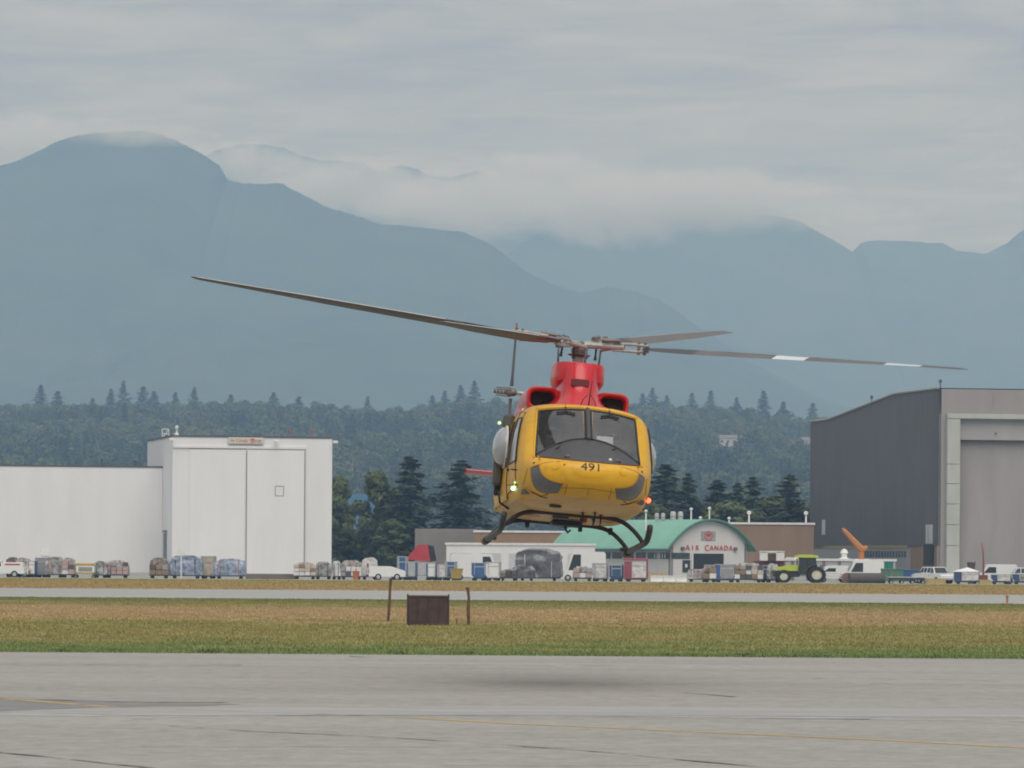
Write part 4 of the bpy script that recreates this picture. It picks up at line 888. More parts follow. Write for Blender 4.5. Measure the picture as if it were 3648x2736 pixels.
# --- cockpit
m_int = mat('cockpit_black', (.030, .030, .032), .7, var=.15); m_seat = mat('seat_cloth', (.07, .07, .06), .9)
MB().box((2.55, 0, 1.30), (.5, 1.5, .45), .08).obj('instrument_panel', m_int, heli); MB().box((2.2, 0, .95), (1.2, .35, .5), .04).obj('centre_console', m_int, heli); MB().box((1.75, 0, 2.02), (.7, .5, .16), .05).obj('overhead_console', m_int, heli)
MB().box((1.5, 0, .62), (2.6, 2.0, .06)).obj('cabin_floor', mat('cabin_floor_grey', (.12, .12, .12), .8), heli); MB().box((.15, 0, 1.3), (.06, 2.2, 1.5)).obj('cabin_bulkhead', mat('bulkhead_grey', (.48, .48, .47), .8), heli)
for y in (-.50, .50):
    MB().box((1.83, y, .95), (.5, .48, .12), .04).obj('seat_cushion', m_seat, heli); sb_ = MB().box((1.50, y, 1.38), (.12, .48, .85), .05).obj('seat_back', m_seat, heli)
ps_ = MB().box((0, 0, 0), (.20, .27, .012)).obj('paper_sheet', mat('white_paper', (.85, .86, .90), .7, var=0), heli); ps_.location = onfront(.28, 1.60, -.05); ps_.rotation_euler = (0, R(48), R(-4))
# pilots: one skinned body each, helmet as a child
def person(label, loc, lean):
    J = {'pel': (0, 0, .98), 'bel': (.03, 0, 1.14), 'che': (.05, 0, 1.34), 'nec': (.05, 0, 1.50), 'hea': (.08, 0, 1.60), 'top': (.08, 0, 1.72)}
    Rr = {'pel': .15, 'bel': .14, 'che': .17, 'nec': .06, 'hea': .085, 'top': .08}
    E = [('pel', 'bel'), ('bel', 'che'), ('che', 'nec'), ('nec', 'hea'), ('hea', 'top')]
    for s, k in ((-1, 'r'), (1, 'l')):
        J.update({'sh' + k: (.05, s * .20, 1.42), 'el' + k: (.18, s * .26, 1.18), 'wr' + k: (.40, s * .16, 1.12), 'ha' + k: (.48, s * .12, 1.13), 'hi' + k: (.05, s * .10, .98), 'kn' + k: (.48, s * .15, 1.02), 'an' + k: (.62, s * .14, .68), 'to' + k: (.80, s * .15, .66)})
        Rr.update({'sh' + k: .075, 'el' + k: .052, 'wr' + k: .035, 'ha' + k: .045, 'hi' + k: .10, 'kn' + k: .07, 'an' + k: .05, 'to' + k: .045})
        E += [('che', 'sh' + k), ('sh' + k, 'el' + k), ('el' + k, 'wr' + k), ('wr' + k, 'ha' + k), ('pel', 'hi' + k), ('hi' + k, 'kn' + k), ('kn' + k, 'an' + k), ('an' + k, 'to' + k)]
        for f in range(4):
            a, b = 'f%d%s' % (f, k), 'g%d%s' % (f, k); y = s * (.12 + (f - 1.5) * .022)
            J[a] = (.55, y, 1.145); J[b] = (.575, y - s * .01, 1.11); Rr[a] = .010; Rr[b] = .009; E += [('ha' + k, a), (a, b)]
        J['th' + k] = (.50, s * .07, 1.14); Rr['th' + k] = .011; E.append(('ha' + k, 'th' + k))
    ks = list(J); me = bpy.data.meshes.new('person'); me.from_pydata([J[k] for k in ks], [(ks.index(a), ks.index(b)) for a, b in E], [])
    o = bpy.data.objects.new('person', me); COL.objects.link(o); sk = o.modifiers.new('skin', 'SKIN'); sd_ = o.modifiers.new('smooth', 'SUBSURF'); sd_.levels = sd_.render_levels = 1
    for i, k in enumerate(ks): me.skin_vertices[0].data[i].radius = (Rr[k],) * 2; me.skin_vertices[0].data[i].use_root = (k == 'pel')
    me.materials.append(mat('flight_suit', (.06, .065, .05), .9)); tag(o, label, 'person', 'pilots')
    o.matrix_world = H_MW @ Matrix.Translation(loc)
    hm_ = MB().lathe((0, 0, 0), [(.155 * math.cos(a), .155 * math.sin(a)) for a in np.linspace(-.9, 1.5, 10)], 18).obj('helmet', mat('pale_helmet', (.80, .80, .77), .25, coat=.6, var=.05), o, 'all'); hm_.location = (.07, 0, 1.67)
    MB().add([(.14 * math.cos(a) * math.cos(b), .14 * math.sin(a) * math.cos(b), .14 * math.sin(b)) for b in (-.35, -.05, .2) for a in np.linspace(-1.1, 1.1, 9)], [(i * 9 + j, i * 9 + j + 1, (i + 1) * 9 + j + 1, (i + 1) * 9 + j) for i in range(2) for j in range(8)]).obj('visor', mat('dark_visor', (.02, .02, .025), .08, var=0), o, 'all').location = (.10, 0, 1.66)
    fc = MB().lathe((0, 0, 0), [(.02, -.10), (.07, -.085), (.085, -.03), (.088, .03), (.08, .06)], 14).obj('face', mat('skin', (.45, .27, .19), .5), o, 'all'); fc.location = (.11, 0, 1.60)
    MB().tube([(.19, 0, 1.63), (.215, 0, 1.59), (.20, 0, 1.58)], [.008, .014, .01], 6).obj('nose', MATS['skin'], o, 'all'); MB().box((.185, 0, 1.548), (.012, .045, .01), .003).obj('mouth', mat('lips', (.30, .12, .10), .5), o)
person('pilot in a pale helmet seated on the hoist side of the cockpit', Vector((1.70, -.50, .06)), 0)
person('pilot in a pale helmet seated beside the white paper sheet', Vector((1.70, .50, .06)), 0)
# ================================================================== AIRPORT BUILDINGS
YAW = R(11.5)
def wall_mat(name, col, ribs=0.0, rough=.7, var=.06, rscale=3.0, spec=.3, streak=.5):
    m = mat(name, col, rough, var=var, scale=.35, spec=spec, stretch=(1, 1, .25))
    if ribs:
        t = m.node_tree; b = t.nodes['Principled BSDF']; c = t.nodes.new('ShaderNodeTexCoord'); s = t.nodes.new('ShaderNodeSeparateXYZ'); t.links.new(c.outputs['Object'], s.inputs[0])
        ad = t.nodes.new('ShaderNodeMath'); ad.operation = 'ADD'; t.links.new(s.outputs['X'], ad.inputs[0]); t.links.new(s.outputs['Y'], ad.inputs[1])
        mu = t.nodes.new('ShaderNodeMath'); mu.operation = 'MULTIPLY'; mu.inputs[1].default_value = rscale * 6.283; t.links.new(ad.outputs[0], mu.inputs[0])
        si = t.nodes.new('ShaderNodeMath'); si.operation = 'SINE'; t.links.new(mu.outputs[0], si.inputs[0])
        bp = t.nodes.new('ShaderNodeBump'); bp.inputs['Strength'].default_value = ribs; bp.inputs['Distance'].default_value = .05; t.links.new(si.outputs[0], bp.inputs['Height']); t.links.new(bp.outputs[0], b.inputs['Normal'])
    return m
m_wwall = wall_mat('white_metal_siding', (0.735, 0.745, 0.76), .10, .65, var=.03); m_wdoor = wall_mat('white_door_panel', (0.75, 0.76, 0.775), .08, .65, var=.03, rscale=1.2)
m_trim = mat('dark_roof_trim', (.09, .09, .10), .6); m_edge = mat('shadow_gap_grey', (.22, .22, .21), .7); m_lampw = mat('lamp_white', (.72, .72, .70), .4)
m_conc = mat('pale_concrete', (.43, .45, .42), .85, var=.10, scale=.6, stretch=(1, 1, .3)); m_dk = mat('dark_opening', (.020, .022, .026), .6, var=.2, scale=.5)
m_tan = wall_mat('tan_brick', (.235, .165, .115), 0, .85, var=.10); m_wroof = mat('white_parapet', (.66, .66, .66), .7); m_grey = mat('mid_grey', (.27, .28, .29), .7)
# ---- white cargo hangar (front-left corner at px 612)
TX = P(612, 1990, 700).x
cg = thing('cargo_hangar', 'tall white cargo hangar with big sliding doors and a name board', 'hangar', (TX, 700, 0), YAW)
HT = 20.2; WT = 23.9
MB().box((WT / 2, 15, HT / 2), (WT, 30, HT), .04).obj('wall', m_wwall, cg)
MB().box((WT / 2, 15, HT + .10), (WT + .25, 30.25, .22)).obj('roof_edge', m_trim, cg)
U = lambda px: (px - 612) / 568.0 * WT
def Z(py, px, Y=702): return EYE + (HOR + (px - 1824) * math.tan(ROLL) - py) / F * Y
zd = Z(1598, 780)
MB().box((U(850), -.11, zd + .22), (U(1090) - U(618), .22, .40), .03).obj('door_header', m_wdoor, cg)
MB().box(((U(672) + U(873)) / 2, -.06, zd / 2), (U(873) - U(672), .12, zd), .02).obj('sliding_door', m_wdoor, cg)
d2 = MB().box(((U(873) + U(1080)) / 2, -.22, zd / 2 - .1), (U(1080) - U(873), .16, zd - .2), .02).obj('sliding_door', m_wdoor, cg)
for px in (874, 1081): MB().box((U(px), -.31, zd / 2 - .1), (.14, .03, zd - .3)).obj('door_gap', m_edge, cg)
MB().box((U(772), -.135, zd - .05), (U(873) - U(672), .04, .16)).obj('door_track', m_edge, cg)
hx0, hx1, hz0, hz1 = U(976), U(1006), Z(1766, 990), Z(1732, 990)
for a, b in (((hx0, hz0), (hx1, hz0)), ((hx1, hz0), (hx1, hz1)), ((hx1, hz1), (hx0, hz1)), ((hx0, hz1), (hx0, hz0))): MB().tube([(a[0], -.31, a[1]), (b[0], -.31, b[1])], .05, 4).obj('hatch_frame', m_edge, cg)
bd = MB().box(((U(807) + U(934)) / 2, -.35, (Z(1560, 870) + Z(1580, 870)) / 2), (U(934) - U(807), .18, .95), .03).obj('name_board', mat('cream_board', (.58, .55, .48), .5), cg)
tv, tf = text_mesh('Air Canada    Cargo', .86); cxb = (U(807) + U(934)) / 2; czb = (Z(1560, 870) + Z(1580, 870)) / 2
MB().add([(cxb + v[0] * .66, -.452, czb + v[1] * .85) for v in tv], tf).obj('lettering', mat('brown_red_lettering', (.36, .10, .04), .6, var=0), bd)['label'] = 'lettering Air Canada Cargo'
def roundel(parent, x, y, z, r, m_r=None):
    m_r = m_r or mat('maple_red', (.50, .03, .035), .5, var=0)
    o = MB().add([(x + r * math.cos(a) * q, y, z + r * math.sin(a) * q) for q in (.80, 1) for a in np.linspace(0, 2 * math.pi, 33)[:-1]], [(k, (k + 1) % 32, 32 + (k + 1) % 32, 32 + k) for k in range(32)]).obj('roundel_ring', m_r, parent)
    leaf = [(0, 1), (.12, .72), (.28, .80), (.24, .42), (.45, .62), (.52, .50), (.75, .55), (.66, .30), (.78, .20), (.42, -.10), (.48, -.26), (.06, -.18), (.06, -.62)]
    leaf = leaf + [(-a, b) for a, b in leaf[::-1][:-1]]
    MB().add([(x, y - .003, z)] + [(x + a * r * .74, y - .003, z + b * r * .74) for a, b in leaf], [(0, 1 + i, 1 + (i + 1) % len(leaf)) for i in range(len(leaf))]).obj('maple_leaf', m_r, parent)
roundel(bd, U(893), -.453, czb, .36)
for px, py in ((605, 1568), (977, 1572), (1187, 1574)):
    t = MB(); u = U(px); z = Z(py, px); t.tube([(u, 0, z), (u, -.8, z + .1)], .06, 6); t.box((u, -.95, z), (.75, .5, .42), .08); t.obj('floodlight', m_lampw, cg)
lt = MB(); a, b, z0, z1 = -U(612) - 2.6, -1.6, HT + .2, HT + 1.6
for p, q in (((a, z0), (a, z1)), ((b, z0), (b, z1)), ((a, z1), (b, z1)), ((a, z0 + .1), (b, z0 + .1)), ((a, z0), (b, z1)), ((a, z0 + .7), (b, z0 + .7))): lt.tube([(p[0] + 3.6, 20, p[1]), (q[0] + 3.6, 20, q[1])], .07, 5)
lt.obj('roof_frame', m_lampw, cg)
MB().lathe((U(645), 6, HT + .2), [(.35, 0), (.30, .4), (.12, .55), (.12, 1.1), (.26, 1.15), (.26, 1.5), (.05, 1.62)], 12).obj('roof_beacon', m_lampw, cg)
for px in (1060, 1145): MB().lathe((U(px), 10, HT + .2), [(.05, 0), (.05, .9), (.16, .95), (.16, 1.25), (.02, 1.3)], 8).obj('obstruction_light', mat('red_lamp_glass', (.45, .05, .04), .3), cg)
MB().box((-.04, 7.5, 3.0), (.12, 3.4, 6.0)).obj('side_door', mat('teal_grey_door', (.13, .17, .18), .6), cg); MB().box((-.10, 7.5, 6.25), (.3, 3.9, .2)).obj('door_canopy', m_trim, cg)
# ---- low white wing to its left
wg_o = cg.matrix_basis @ Vector((0, 11, 0))
wg = thing('cargo_wing', 'long plain white cargo shed joined to the tall white hangar', 'building', Matrix.Translation((TX, 700, 0)) @ Matrix.Rotation(YAW, 4, 'Z') @ Vector((-.02, 11, 0)), YAW)
HW = Z(1667, 580, 713)
MB().box((-40, 12, HW / 2), (80, 24, HW), .04).obj('wall', wall_mat('white_metal_siding_wing', (0.715, 0.725, 0.74), .10, .65, var=.03), wg); MB().box((-40, 12, HW + .10), (80, 24.2, .24)).obj('roof_edge', m_trim, wg)
for u, h in ((-8.5, .9), (-3.5, .7), (-29, 1.0)): MB().lathe((u, 6, HW + .2), [(.13, 0), (.13, h), (.2, h), (.2, h + .25)], 8).obj('roof_vent', m_trim, wg)
for u in (-30.6, -28.2, -25): MB().box((u, 8, HW + .75), (.35, .35, 1.1), .04).obj('roof_vent', m_lampw, wg)
MB().box((U(203) - .4, -.06, Z(1968, 203, 705)), (1.1, .08, 1.0)).obj('wall_notice', mat('pale_notice', (.78, .80, .78), .5), wg)
# ---- dark grey hangar on the right
HX = P(3340, 2000, 640).x
hg = thing('grey_hangar', 'huge dark grey clad hangar with a pale concrete door frame', 'hangar', (HX, 640, 0), YAW)
hs = math.sin(YAW); hcs = math.cos(YAW)
def HU(px):  # along the front
    r = (px - 1824) / F; return (640 * r - HX) / (hcs - hs * r)
def HT_(px):  # along the side wall
    r = (px - 1824) / F; return (HX - 640 * r) / (hs + hcs * r)
def HZf(py, px, u=0, tt=0): return EYE + (HOR + (px - 1824) * math.tan(ROLL) - py) / F * (640 + hs * u + hcs * tt)
prof = [(0, HZf(1385, 3340))]
for px, py in ((3182, 1405), (2946, 1497), (2884, 1504)): t_ = HT_(px); prof.append((t_, HZf(py, px, 0, t_)))
tend = prof[-1][0]; zcl = HZf(1944, 3340)
m_clad = wall_mat('charcoal_cladding', (.108, .106, .110), .12, .6, var=.10, rscale=.55); m_fas = wall_mat('grey_fascia', (.30, .285, .28), .08, .65, rscale=1.5)
MB().prism([(0, zcl)] + prof + [(tend, zcl)], 0, .4, 'yz').obj('side_cladding', m_clad, hg)
MB().prism([(0, 0), (0, zcl)] + [(tend, zcl), (tend, 0)], .12, .4, 'yz').obj('base_wall', m_tan, hg)
HTOP = prof[0][1]
MB().grid([[(u, y, z + .12) for y, z in prof] for u in (-.15, 60)]).obj('roof', mat('hangar_roof', (.20, .19, .18), .8), hg)
MB().tube([(-.1, y, z + .1) for y, z in prof], .16, 5).obj('roof_trim', mat('roof_trim_pale', (.30, .29, .28), .6), hg)
MB().box((30, tend, prof[-1][1] / 2), (59, .4, prof[-1][1])).obj('rear_wall', m_clad, hg)
uP0, uP1 = HU(3367), HU(3413); zb0, zb1, zf = HZf(1474, 3420), HZf(1491, 3420), HZf(1566, 3440)
MB().box((30, .2, (HTOP + zb0) / 2), (60, .4, HTOP - zb0)).obj('fascia', m_fas, hg)
MB().box((uP0 / 2, .2, zb0 / 2), (uP0, .4, zb0)).obj('corner_cladding', m_fas, hg)
pl = thing('column', None, None); pl.parent = hg
zs = [0, HZf(1944, 3380), HZf(1870, 3380), HZf(1796, 3380), HZf(1724, 3380), HZf(1654, 3380), zb1]
for a, b in zip(zs, zs[1:]): MB().box(((uP0 + uP1) / 2, -.25, (a + b) / 2), (uP1 - uP0, .9, b - a - .06), .04).obj('concrete_block', m_conc, pl)
MB().box((uP0 + 30, -.28, (zb0 + zb1) / 2), (60, .96, zb0 - zb1), .03).obj('door_beam', m_conc, hg)
MB().box((uP1 + 29, .35, (zb1 + zf) / 2), (58, .3, zb1 - zf)).obj('door_fascia', wall_mat('pale_fascia', (.36, .355, .345), .1, .7), hg)
MB().box((uP1 + 29, 1.3, zf / 2), (58, .3, zf)).obj('hangar_door', wall_mat('door_grey', (.31, .295, .295), .08, .7, var=.08, rscale=.6), hg)
MB().box((uP1 + 29, .9, zf + .02), (58, 1.0, .3)).obj('door_track', m_trim, hg)
for px in (3365 + 160,): MB().box((HU(3535), -.04, (HTOP + zb0) / 2 + .3), (.1, .06, (HTOP - zb0) * .55)).obj('drain_pipe', m_grey, hg)
MB().lathe((HU(3545), -.02, HZf(1543, 3545)), [(.14, -.05), (.14, .05)], 8, 'y').obj('wall_lamp', m_trim, hg)
for yy, zz in ((0.6, HTOP), (prof[1][0] + 13, prof[1][1] - 1.0)): MB().lathe((.4, yy, zz), [(.08, 0), (.08, .8), (.22, .85), (.22, 1.2), (.05, 1.3)], 8).obj('roof_lamp', m_trim, hg)
# details low on the side wall
def side_box(name, px0, px1, y0, y1, m, proud=.10):
    t0, t1 = HT_(px1), HT_(px0); tm = (t0 + t1) / 2; pm = (px0 + px1) / 2; z0, z1 = HZf(y1, pm, 0, tm), HZf(y0, pm, 0, tm)
    return MB().box((-proud / 2 + .1, tm, (z0 + z1) / 2), (proud + .2, t1 - t0, z1 - z0), .02).obj(name, m, hg)
side_box('wall_vent', 2929, 2939, 1852, 1905, mat('pale_vent', (.45, .47, .48), .6)); side_box('wall_vent', 3299, 3306, 1869, 1938, MATS['pale_vent']); side_box('wall_vent', 3309, 3322, 1869, 1938, MATS['pale_vent'])
side_box('black_pipe_duct', 3301, 3324, 1938, 2012, m_dk, .5); side_box('yellow_panel', 3288, 3300, 1942, 2012, mat('ochre_panel', (.30, .20, .06), .7), .15)
side_box('stucco_band', 2935, 3230, 1944, 1956, mat('ochre_band', (.24, .215, .12), .8), .06); side_box('grey_panel_wall', 2890, 3240, 1957, 2030, m_grey, .03)
for k in range(16): side_box('window', 3068 + k * 10.2, 3076 + k * 10.2, 1962, 1986, mat('shed_window', (.10, .12, .14), .2, var=.2, scale=1), .06)
# ---- arched cargo terminal with a green barrel roof
AY = 585.0; ang = R(33)
ax = P(2388, 2000, AY); ar = thing('arched_terminal', 'small white terminal with green barrel roof and red lettering over a dark doorway', 'building', (ax.x, AY, 0), ang)
kA = F / AY; WA = 282 / kA / math.cos(ang)
za = lambda py, px=2525: EYE + (HOR + (px - 1824) * math.tan(ROLL) - py) / F * AY
ze, zp = za(1934), za(1857)
def arc(u): s = (u - WA / 2) / (WA / 2); return ze + (zp - ze) * (1 - abs(s) ** 2.1)
us = np.linspace(0, WA, 25)
wm = wall_mat('pale_stucco', (.60, .595, .585), 0, .8)
MB().prism([(0, 0)] + [(u, arc(u)) for u in us] + [(WA, 0)], 0, .4).obj('gable_wall', wm, ar)
LA = 26.0
MB().box((.2, LA / 2, ze / 2), (.4, LA, ze)).obj('side_wall', wm, ar); MB().box((WA - .2, LA / 2, ze / 2), (.4, LA, ze)).obj('side_wall', wm, ar)
m_green = wall_mat('green_roof_sheet', (.185, .40, .315), .2, .5, var=.08, rscale=1.6)
us2 = np.linspace(-.9, WA + .9, 31)
def arc2(u):
    s = (u - WA / 2) / (WA / 2); return ze + .12 + (zp - ze + .15) * (1 - abs(s) ** 2.1)
rf = MB(); rf.grid([[(u, y, arc2(u)) for u in us2] for y in (-.6, LA)]); rf.grid([[(u, y, arc2(u) - .16) for u in us2] for y in (-.6, LA)]); rf.grid([[(u, -.6, arc2(u) - q) for u in us2] for q in (0, .16)]); rf.obj('barrel_roof', m_green, ar)
MB().tube([(u, -.62, arc2(u) - .10) for u in us2], .17, 6).obj('roof_fascia', mat('dark_green_trim', (.06, .17, .14), .5), ar)
MB().tube([(-.9, -.6, arc2(-.9)), (-.9, LA, arc2(-.9))], .16, 6).obj('gutter', MATS['dark_green_trim'], ar)
AU = lambda px: (px - 2388) / 282 * WA
def abox(name, px0, px1, y0, y1, m, d=.06, ch=.0, parent=ar): return MB().box(((AU(px0) + AU(px1)) / 2, -d / 2 - .002, (za(y0) + za(y1)) / 2), (AU(px1) - AU(px0), d, za(y0) - za(y1)), ch).obj(name, m, parent)
abox('doorway', 2468, 2582, 1972, 2072, m_dk, .05); abox('door_frame', 2463, 2468, 1970, 2074, m_wroof, .25); abox('door_frame', 2582, 2587, 1970, 2074, m_wroof, .25); abox('window_band', 2392, 2458, 1970, 1992, mat('dark_glazing', (.045, .06, .065), .15, var=.2, scale=1), .05); abox('side_entrance', 2432, 2460, 1996, 2040, MATS['dark_glazing'], .05); abox('door_notice', 2441, 2449, 2010, 2022, m_wroof, .09)
em = abox('emblem_panel', 2500, 2552, 1893, 1925, mat('grey_emblem_panel', (.33, .33, .33), .6), .08); roundel(em, AU(2526), -.095, za(1908.5), .60)
xx = (AU(2445) + AU(2614)) / 2
txt = 'AIR CANADA'
for i, chx in enumerate(txt):
    if chx == ' ': continue
    tv, tf = text_mesh(chx, .86); px = 2450 + i * 17.6; s_ = 1.15 if i in (0, 4) else 1.0
    MB().add([(AU(px) + v[0] * s_, -.12, za(1952.5) + v[1] * s_) for v in tv], tf).add([(AU(px) + v[0] * s_, -.04, za(1952.5) + v[1] * s_) for v in tv], tf).obj('letter', mat('red_letters', (.52, .07, .075), .5, var=0), ar)['label'] = 'red letter ' + chx
for px in (2430, 2624): MB().lathe((AU(px), -.1, za(1955)), [(.24, -.25), (.24, .1)], 14, 'y').obj('round_lamp', mat('bronze_lamp', (.15, .13, .10), .5), ar)
for k in range(8): MB().box((-.03, 1.2 + k * 2.6, (za(1970) + za(1992)) / 2), (.1, 2.1, za(1970) - za(1992))).obj('window', MATS['dark_glazing'], ar)
for k in range(5): MB().box((-.10, 1.0 + k * .55, (za(1970) + za(1992)) / 2), (.12, .12, .6)).obj('window_bar', m_lampw, ar)
# rooftop tanks and vents
for px, w_, h_ in ((2340, 16, 32), (2362, 16, 32), (2398, 22, 38), (2424, 20, 38)):
    q = P(px, 1858, AY + 9); l = ar.matrix_basis.inverted() if False else None
    tk = thing('roof_unit', {2340: 'first round topped grey fan unit on the green roof', 2362: 'fan unit second along the green roof', 2398: 'larger banded fan unit on the green roof', 2424: 'large fan unit nearest the gable on the green roof'}[px], 'roof unit', (q.x, AY + 9, zp - .05))
    r_ = w_ / kA * .5; hh_ = h_ / kA
    MB().lathe((0, 0, 0), [(r_ * .6, -.3), (r_ * .6, .25), (r_, .3), (r_, hh_ * .8), (r_ * .8, hh_), (r_ * .1, hh_ * 1.02)], 14).obj('drum', mat('galvanised', (.50, .50, .49), .4, metal=.3), tk, True); MB().lathe((0, 0, 0), [(r_ * 1.04, hh_ * .45), (r_ * 1.04, hh_ * .58)], 14).obj('band', m_grey, tk)
for px, y0, y1, lb in ((2301, 1822, 1862, 'thin pale pipe at the far end of the green roof'), (2462, 1815, 1862, 'pale flue pipe beside the fan units'), (2527, 1812, 1860, 'capped vent pipe at the gable peak'), (2495, 1846, 1862, 'short capped vent on the green roof slope'), (2597, 1848, 1868, 'short capped vent right of the gable peak')):
    q = P(px, y1, AY + 7); hh_ = (y1 - y0) / kA + 1.0; t = thing('vent_pipe', lb, 'vent', (q.x, AY + 7, q.z - 1.0)); MB().tube([(0, 0, 0), (0, 0, hh_)], .10, 8).obj('pipe', m_lampw, t); MB().lathe((0, 0, hh_), [(.18, -.05), (.22, .05), (.16, .2), (.03, .24)], 10).obj('cap', m_lampw, t)
# ---- tan buildings behind
def shed(name, label, px0, px1, ytop, Y, depth, m, parap=True, cat='building', z0=0):
    a, b = P(px0, ytop, Y), P(px1, ytop, Y); t = thing(name, label, cat, (a.x, Y, 0)); wd = b.x - a.x; h = (a.z + b.z) / 2
    MB().box((wd / 2, depth / 2, h / 2), (wd, depth, h), .03).obj('wall', m, t)
    if parap: MB().box((wd / 2, depth / 2, h + .12), (wd + .3, depth + .3, .28)).obj('parapet', m_wroof, t)
    return t, wd, h
tb_, wd, h = shed('brick_building', 'flat roofed tan brick building between the arched terminal and the grey hangar', 2560, 2900, 1868, 655, 20, m_tan)
for fx in (.33, .93): MB().lathe((wd * fx, 3, h), [(.12, 0), (.12, 1.4), (.3, 1.45), (.3, 1.8), (.05, 1.9)], 10).obj('roof_vent', m_lampw, tb_)
MB().box((wd * .86, -.1, h * .36), (wd * .30, .2, .5)).obj('canopy', m_wroof, tb_)
shed('brick_building', 'tan brick building seen beneath the helicopter skids', 1690, 2050, 1897, 650, 18, mat('tan_brick_warm', (.27, .175, .10), .85, var=.1, scale=.4)); shed('grey_building', 'low grey building behind the red canopy', 1478, 1700, 1884, 670, 15, mat('warm_grey_wall', (.20, .19, .18), .8, scale=.4), False)
t_, wd, h = shed('white_shed', 'long white low shed beneath the tan brick building', 1590, 2120, 1942, 580, 10, wall_mat('white_shed_wall', (.70, .70, .70), .1)); 
for k in range(5): MB().box((1.8 + k * 3.6, -.05, 1.6), (2.6, .1, 3.0)).obj('roller_door', mat('pale_roller_door', (.50, .51, .52), .6), t_)
shed('blue_shed', 'blue roofed shed behind the dark trees', 1225, 1330, 1760, 900, 20, mat('blue_cladding', (.07, .17, .30), .6), False)
t_, wd, h = shed('lean_to', 'long pale lean-to with a thin flat roof against the grey hangar', 2800, 3190, 1998, 575, 8, mat('lean_to_wall', (.40, .41, .40), .8, scale=.5)); 
for k in range(7): MB().box((.8 + k * wd / 7, -.06, 1.3), (.35, .1, 2.4)).obj('post', mat('lean_to_post', (.16, .13, .12), .7), t_)
for k in range(4): MB().box((1.7 + k * wd / 4.2, -.05, 1.3), (1.5, .08, 1.2)).obj('window', MATS['shed_window'], t_)
t_, wd, h = shed('site_cabin', 'maroon and white site cabin with a white awning', 2690, 2795, 1998, 560, 4, mat('maroon_wall', (.17, .05, .05), .7), False)
for f0, f1 in ((.15, .42), (.70, .98)): MB().box((wd * (f0 + f1) / 2, -.4, h + .55), (wd * (f1 - f0), .8, 1.1), .04).obj('awning_panel', m_wroof, t_)
MB().box((wd * .56, -.35, h + 1.05), (wd * .85, .9, .2), .03).obj('awning_roof', m_wroof, t_); MB().box((wd * .56, -.2, h + .4), (wd * .28, .5, .8)).obj('shade_panel', mat('brown_shade', (.10, .075, .06), .8), t_)
# low kerb wall by the cargo hangar
a, b = P(870, 2050, 505), P(1060, 2050, 505); t = MB().box(((a.x + b.x) / 2, 508, .3), (b.x - a.x, .5, .6), .06).obj('kerb_wall', mat('brown_grey_kerb', (.17, .15, .135), .9, scale=.6)); tag(t, 'low dark kerb wall between the cargo hangar and the grass', 'wall')
# ================================================================== NEARER TREES
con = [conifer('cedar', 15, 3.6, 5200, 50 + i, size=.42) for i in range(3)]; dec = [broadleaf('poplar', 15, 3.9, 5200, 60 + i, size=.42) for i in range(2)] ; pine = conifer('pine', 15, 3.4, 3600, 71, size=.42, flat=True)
def tree_at(ms, px, ytop, Y, label, hmesh=15, wide=1.0, name='conifer_tree'):
    tp = P(px, ytop, Y); s = tp.z / hmesh; t = plant(name, ms, (tp.x, Y, 0), random.random() * 6, s, label, 'tree', 'trees behind the cargo apron'); t.scale = (s * wide, s * wide, s)
tree_at(dec[0], 1208, 1690, 740, 'dark broadleaf tree half hidden by the white cargo hangar edge', wide=.85, name='broadleaf_tree'); tree_at(dec[1], 1255, 1885, 735, 'low dark bushy tree beside the white cargo hangar', wide=1.9, name='broadleaf_tree')
tree_at(dec[0], 1345, 1672, 730, 'tall round headed tree with thin top twigs', wide=.95, name='broadleaf_tree'); tree_at(con[0], 1462, 1628, 725, 'tallest pointed conifer between the cargo hangar and the helicopter', wide=1.55); tree_at(dec[1], 1405, 1850, 722, 'low tree filling the gap beside the tallest conifer', wide=1.5, name='broadleaf_tree')
tree_at(con[2], 1642, 1642, 728, 'big dark conifer behind the red tail stabiliser', wide=1.75); tree_at(dec[0], 1550, 1900, 735, 'low bush between the tallest conifer and the big dark one', wide=1.6, name='broadleaf_tree')
tree_at(con[1], 2368, 1655, 720, 'broad bright green conifer beside the helicopter', wide=1.75); tree_at(con[2], 2450, 1690, 725, 'brownish conifer just right of the bright green one', wide=1.26); tree_at(dec[0], 2330, 1790, 715, 'low dark tree behind the fan units', wide=1.68, name='broadleaf_tree')
tree_at(con[0], 2558, 1712, 730, 'bushy conifer behind the arched terminal peak', wide=1.68); tree_at(con[1], 2626, 1722, 735, 'slim conifer behind the right end of the arched terminal', wide=1.26); tree_at(con[2], 2682, 1702, 730, 'narrow spired conifer behind the tan brick building', wide=1.40)
tree_at(dec[1], 2600, 1790, 722, 'dense low broadleaf tree under the slim conifer', wide=1.82, name='broadleaf_tree'); tree_at(dec[0], 2745, 1765, 728, 'rounded tree behind the tan brick building', wide=1.68, name='broadleaf_tree'); tree_at(pine, 2812, 1693, 715, 'layered pine with flat boughs beside the grey hangar', wide=1.82, name='pine_tree'); tree_at(dec[1], 2868, 1800, 722, 'low tree touching the grey hangar corner', wide=1.68, name='broadleaf_tree'); tree_at(dec[1], 2500, 1800, 728, 'low tree in the dip left of the bushy conifer', wide=1.54, name='broadleaf_tree')
